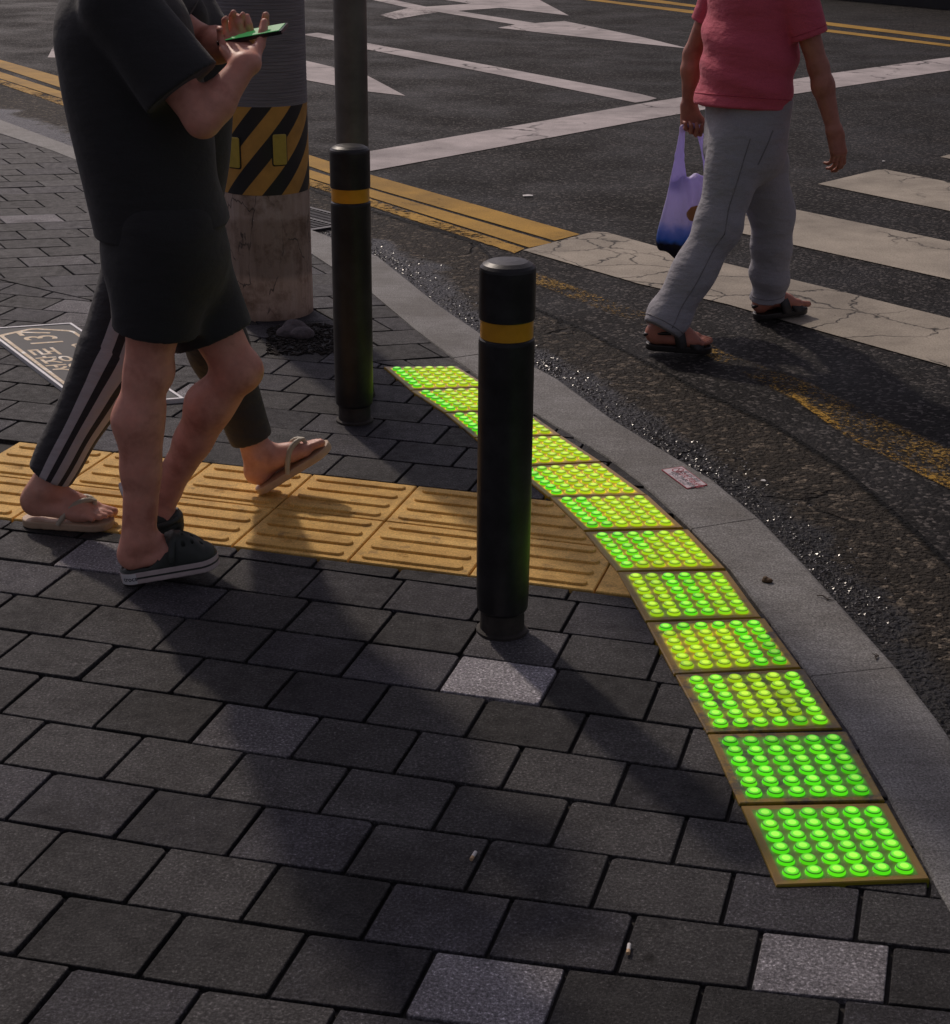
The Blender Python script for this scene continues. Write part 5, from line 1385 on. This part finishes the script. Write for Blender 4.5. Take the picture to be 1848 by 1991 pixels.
# ------------------------------------------------------------------ address sign lying on the pavers
P1, P2, P3, P4 = [Vector(G(*p)) for p in ((139.2, 634.7), (359, 782.5), (168, 798), (-31, 646))]
sc_ = (P1+P2+P3+P4)/4
sg = empty('address_sign', (sc_.x, sc_.y, 0), 'black street address plate with worn gold lettering and white rim lying on the pavers', 'sign')
def SB(a, b): return P2.lerp(P1, a).lerp(P3.lerp(P4, a), b)-sc_
SL, SW = 1.12, 0.32
mb = MB(); mb.prism([tuple(SB(*p)) for p in ((0.008, 0.025), (0.992, 0.025), (0.992, 0.975), (0.008, 0.975))], 0.002, 0.0125, 0); mb.build('plate', M['sign_black'], sg)
mb = MB()
ro = [SB(*p) for p in ((0, 0), (1, 0), (1, 1), (0, 1))]; ri = [SB(*p) for p in ((0.010, 0.032), (0.990, 0.032), (0.990, 0.968), (0.010, 0.968))]
mb.quad_strip([(*p, 0.0) for p in ro], [(*p, 0.0155) for p in ro]); mb.quad_strip([(*p, 0.0155) for p in ro], [(*p, 0.0155) for p in ri]); mb.quad_strip([(*p, 0.0155) for p in ri], [(*p, 0.0) for p in ri])
mb.build('rim', M['sign_edge'], sg)
house = [(0.055, 0.13), (0.06, 0.10), (0.07, 0.09), (0.885, 0.09), (0.905, 0.12), (0.960, 0.44), (0.963, 0.50), (0.958, 0.56), (0.912, 0.88), (0.905, 0.92), (0.89, 0.935), (0.07, 0.935), (0.06, 0.92), (0.055, 0.89)]
cxh = (0.5, 0.5)
inner = [(0.5+(a-0.5)*0.966, 0.5+(b-0.5)*0.90) for a, b in house]
mb = MB(); mb.quad_strip([(*SB(*p), 0.0131) for p in house], [(*SB(*p), 0.0131) for p in inner]); mb.build('border_line', M['sign_gold'], sg)
def sign_text(body, a, b, h, bold, squash=1.0, nm='lettering'):
    vs, fs = text_verts(body, h, bold); mb = MB()
    mb.add([(*SB(a+v.x*squash/SL, b+v.y/SW), 0.0133) for v in vs], fs); mb.build(nm, M['sign_gold'], sg)
sign_text('137', 0.832, 0.52, 0.165, 0.001, 0.95, 'house_number')
sign_text('성장로', 0.545, 0.66, 0.125, 0.0015, 1.0, 'street_name')
sign_text('Seongjang-ro', 0.50, 0.285, 0.095, 0.0012, 1.0, 'romanised_name')

# ------------------------------------------------------------------ sticker on the kerb
Q1, Q2, Q3, Q4 = [Vector(G(*p, 0.006)) for p in ((1285.9, 913.2), (1336, 950.2), (1376.7, 943), (1327, 906.8))]   # bottom-left, bottom-right, top-right, top-left
st = empty('kerb_sticker', ((Q1+Q3)/2).to_3d() + Vector((0, 0, 0.006)), 'small red-bordered white advertising sticker stuck on the kerb', 'sticker')
qc = (Q1+Q3)/2
def QB(a, b): return Q1.lerp(Q2, a).lerp(Q4.lerp(Q3, a), b)-qc
mb = MB(); mb.prism([tuple(QB(*p)) for p in ((0, .03), (.015, 0), (.985, 0), (1, .03), (1, .97), (.985, 1), (.015, 1), (0, .97))], -0.001, 0.0006); mb.build('border', M['sticker_red'], st)
mb = MB(); mb.add([(*QB(*p), 0.0009) for p in ((.025, .045), (.975, .045), (.975, .955), (.025, .955))], [[0, 1, 2, 3]]); mb.build('face', M['sticker_white'], st)
SLn, SWn = (Q2-Q1).length, (Q4-Q1).length
def st_text(body, a, b, h, mat, bold=0.0, sq=1.0, rot=0):
    vs, fs = text_verts(body, h, bold); mb = MB(); out = []
    for v in vs:
        x, y = (v.x*sq, v.y) if not rot else (-v.y, v.x*sq)
        out.append((*QB(a+x/SLn, b+y/SWn), 0.0012))
    mb.add(out, fs); mb.build('lettering', mat, st)
st_text('중고차 전화상담', 0.62, 0.56, 0.028, M['sticker_red'], 0.0006, 0.8)
st_text('010-3949-4876', 0.60, 0.33, 0.024, M['sticker_ink'], 0.0002, 0.95)
st_text('상담 환영', 0.60, 0.80, 0.018, M['sticker_ink'], 0.0002, 1.0)
st_text('구·나눔 현금매입', 0.60, 0.13, 0.012, M['sticker_ink'], 0.0, 1.0)
st_text('구-나눔', 0.30, 0.5, 0.022, M['sticker_ink'], 0.0002, 1.0, rot=1)
mb = MB(); cc = (0.15, 0.62); rX, rY = 0.10, 0.27
ra = [(*QB(cc[0]+rX*math.cos(t*math.pi/12), cc[1]+rY*math.sin(t*math.pi/12)), 0.0012) for t in range(24)]; rb = [(*QB(cc[0]+rX*.78*math.cos(t*math.pi/12), cc[1]+rY*.78*math.sin(t*math.pi/12)), 0.0012) for t in range(24)]
mb.quad_strip(ra, rb); mb.add([(*QB(cc[0]+a, cc[1]+b), 0.0014) for a, b in ((-.075, .14), (-.06, .20), (.075, -.14), (.06, -.20))], [[0, 2, 3, 1]]); mb.build('prohibition_ring', M['sticker_red'], st)

# ------------------------------------------------------------------ litter
def lump(name, p, r, mat, label, cat, group=None, sq=(1, 1, 0.6), seed=0, z=0.0):
    g = np.random.default_rng(seed); F = Field(V3(p[0], p[1], z)-r*1.6, V3(p[0], p[1], z)+r*1.8, r/9)
    for _ in range(5):
        d = g.normal(0, r*0.35, 3); F.ell(V3(p[0], p[1], z+r*0.35)+d*V3(1, 1, 0.4), np.eye(3), (r*sq[0]*g.uniform(.6, .9), r*sq[1]*g.uniform(.6, .9), r*sq[2]*g.uniform(.6, .9)), r*0.2, disp=folds(r*0.05, (9/r*.3,)*3, seed))
    root = field_object(F, name, mat); return tag(root, label, cat, group)
lump('broken_stone', G(574, 652), 0.050, M['stone'], 'broken grey lump of concrete lying at the foot of the concrete pole', 'stone', None, (1.1, 0.8, 0.7), 3)
lump('pebble', G(1490, 1133), 0.011, M['leaf'], 'small brown pebble on the kerb right of the fifth LED panel', 'pebble', None, (1, 1, 0.8), 4, 0.005)
# soil and litter heap at the foot of the pole: uncountable crumbs
mb = MB(); g = np.random.default_rng(5)
for i in range(900):
    u_, v_ = g.uniform(520, 655), g.uniform(628, 690)
    if v_ < 630+0.25*max(0, 560-u_): continue
    x, y = G(u_, v_); s_ = g.uniform(0.002, 0.0065); R = Matrix.Rotation(g.uniform(0, 6.28), 3, 'Z') @ Matrix.Rotation(g.uniform(-0.6, 0.6), 3, 'X')
    mb.box((x, y, s_*0.4), (s_*g.uniform(0.6, 1.6), s_, s_*0.4), R)
o = mb.build('soil_crumbs', M['soil']); o['kind'] = 'stuff'; o['label'] = 'dark soil and leaf crumbs heaped at the foot of the concrete pole'; o['category'] = 'soil'
def butt(u, v, az, label, z=0.006):
    x, y = G(u, v, z); root = empty('cigarette_butt', (x, y, z), label, 'cigarette butt', 'cigarette butts on the pavement')
    d = Vector((math.cos(az), math.sin(az), 0))
    mb = MB(); mb.tube([-d*0.004, d*0.012], 0.0034, 10); mb.build('paper_end', M['paper'], root, smooth=True)
    mb = MB(); mb.tube([-d*0.013, -d*0.004], 0.0035, 10); mb.build('filter', M['filter'], root, smooth=True)
butt(921, 1664, 1.25, 'white cigarette butt wedged upright in the paver joint in the lower middle')
butt(1223, 1845, 1.4, 'white cigarette butt in a paver joint near the lower right pale paver')
def twig(u, v, az, ln, label, z=0.007):
    x, y = G(u, v, z); root = empty('twig', (x, y, z), label, 'twig', 'twigs on the ground'); d = Vector((math.cos(az), math.sin(az), 0)); n_ = Vector((-d.y, d.x, 0))
    mb = MB(); mb.tube([-d*ln/2, -d*ln*0.2+n_*0.004+Vector((0, 0, .003)), d*ln*0.2-n_*0.003, d*ln/2+n_*0.003], [0.0012, 0.0018, 0.0016, 0.0008], 6); mb.build('stem', M['twig'], root)
    mb = MB(); mb.tube([d*ln*0.1, d*ln*0.25+n_*0.012+Vector((0, 0, .004))], [0.0012, 0.0006], 6); mb.build('side_shoot', M['twig'], root)
twig(1605, 1163, -0.7, 0.045, 'thin dark twig lying on the kerb stone right of the fifth LED panel')
twig(1706, 1277, 1.3, 0.03, 'short dark twig on the kerb just above the kerb joint at right')
twig(1280, 855, -0.4, 0.04, 'pale dry stem lying in the gutter beyond the kerb sticker', ROAD_Z+0.004)
def scrap(u, v, w, h, az, label, z=0.002):
    x, y = G(u, v, z); R = Matrix.Rotation(az, 3, 'Z'); mb = MB()
    pts = [(-w, -h, 0), (w*0.8, -h*1.1, 0.001), (w, h*0.7, 0.0005), (w*0.1, h*1.2, 0.003), (-w*0.9, h, 0.001)]
    lo = [R @ Vector(p) for p in pts]; hi = [R @ Vector((p[0]*0.96, p[1]*0.96, p[2]+0.0012)) for p in pts]
    mb.quad_strip(lo, hi); mb.add(hi, [[0, 1, 2, 3, 4]]); o = mb.build('paper_scrap', M['paper']); o.location = (x, y, z); tag(o, label, 'paper scrap', 'white paper scraps')
scrap(1027, 380, 0.03, 0.015, 0.2, 'white paper scrap on the asphalt between stop line and zebra', ROAD_Z+0.003)
scrap(1485, 935, 0.008, 0.004, -0.4, 'tiny white paper scrap in the gutter right of the kerb sticker', ROAD_Z+0.004)
scrap(1719, 313, 0.010, 0.006, 0.5, 'tiny white paper scrap on the asphalt right of the hanging hand', ROAD_Z+0.003)
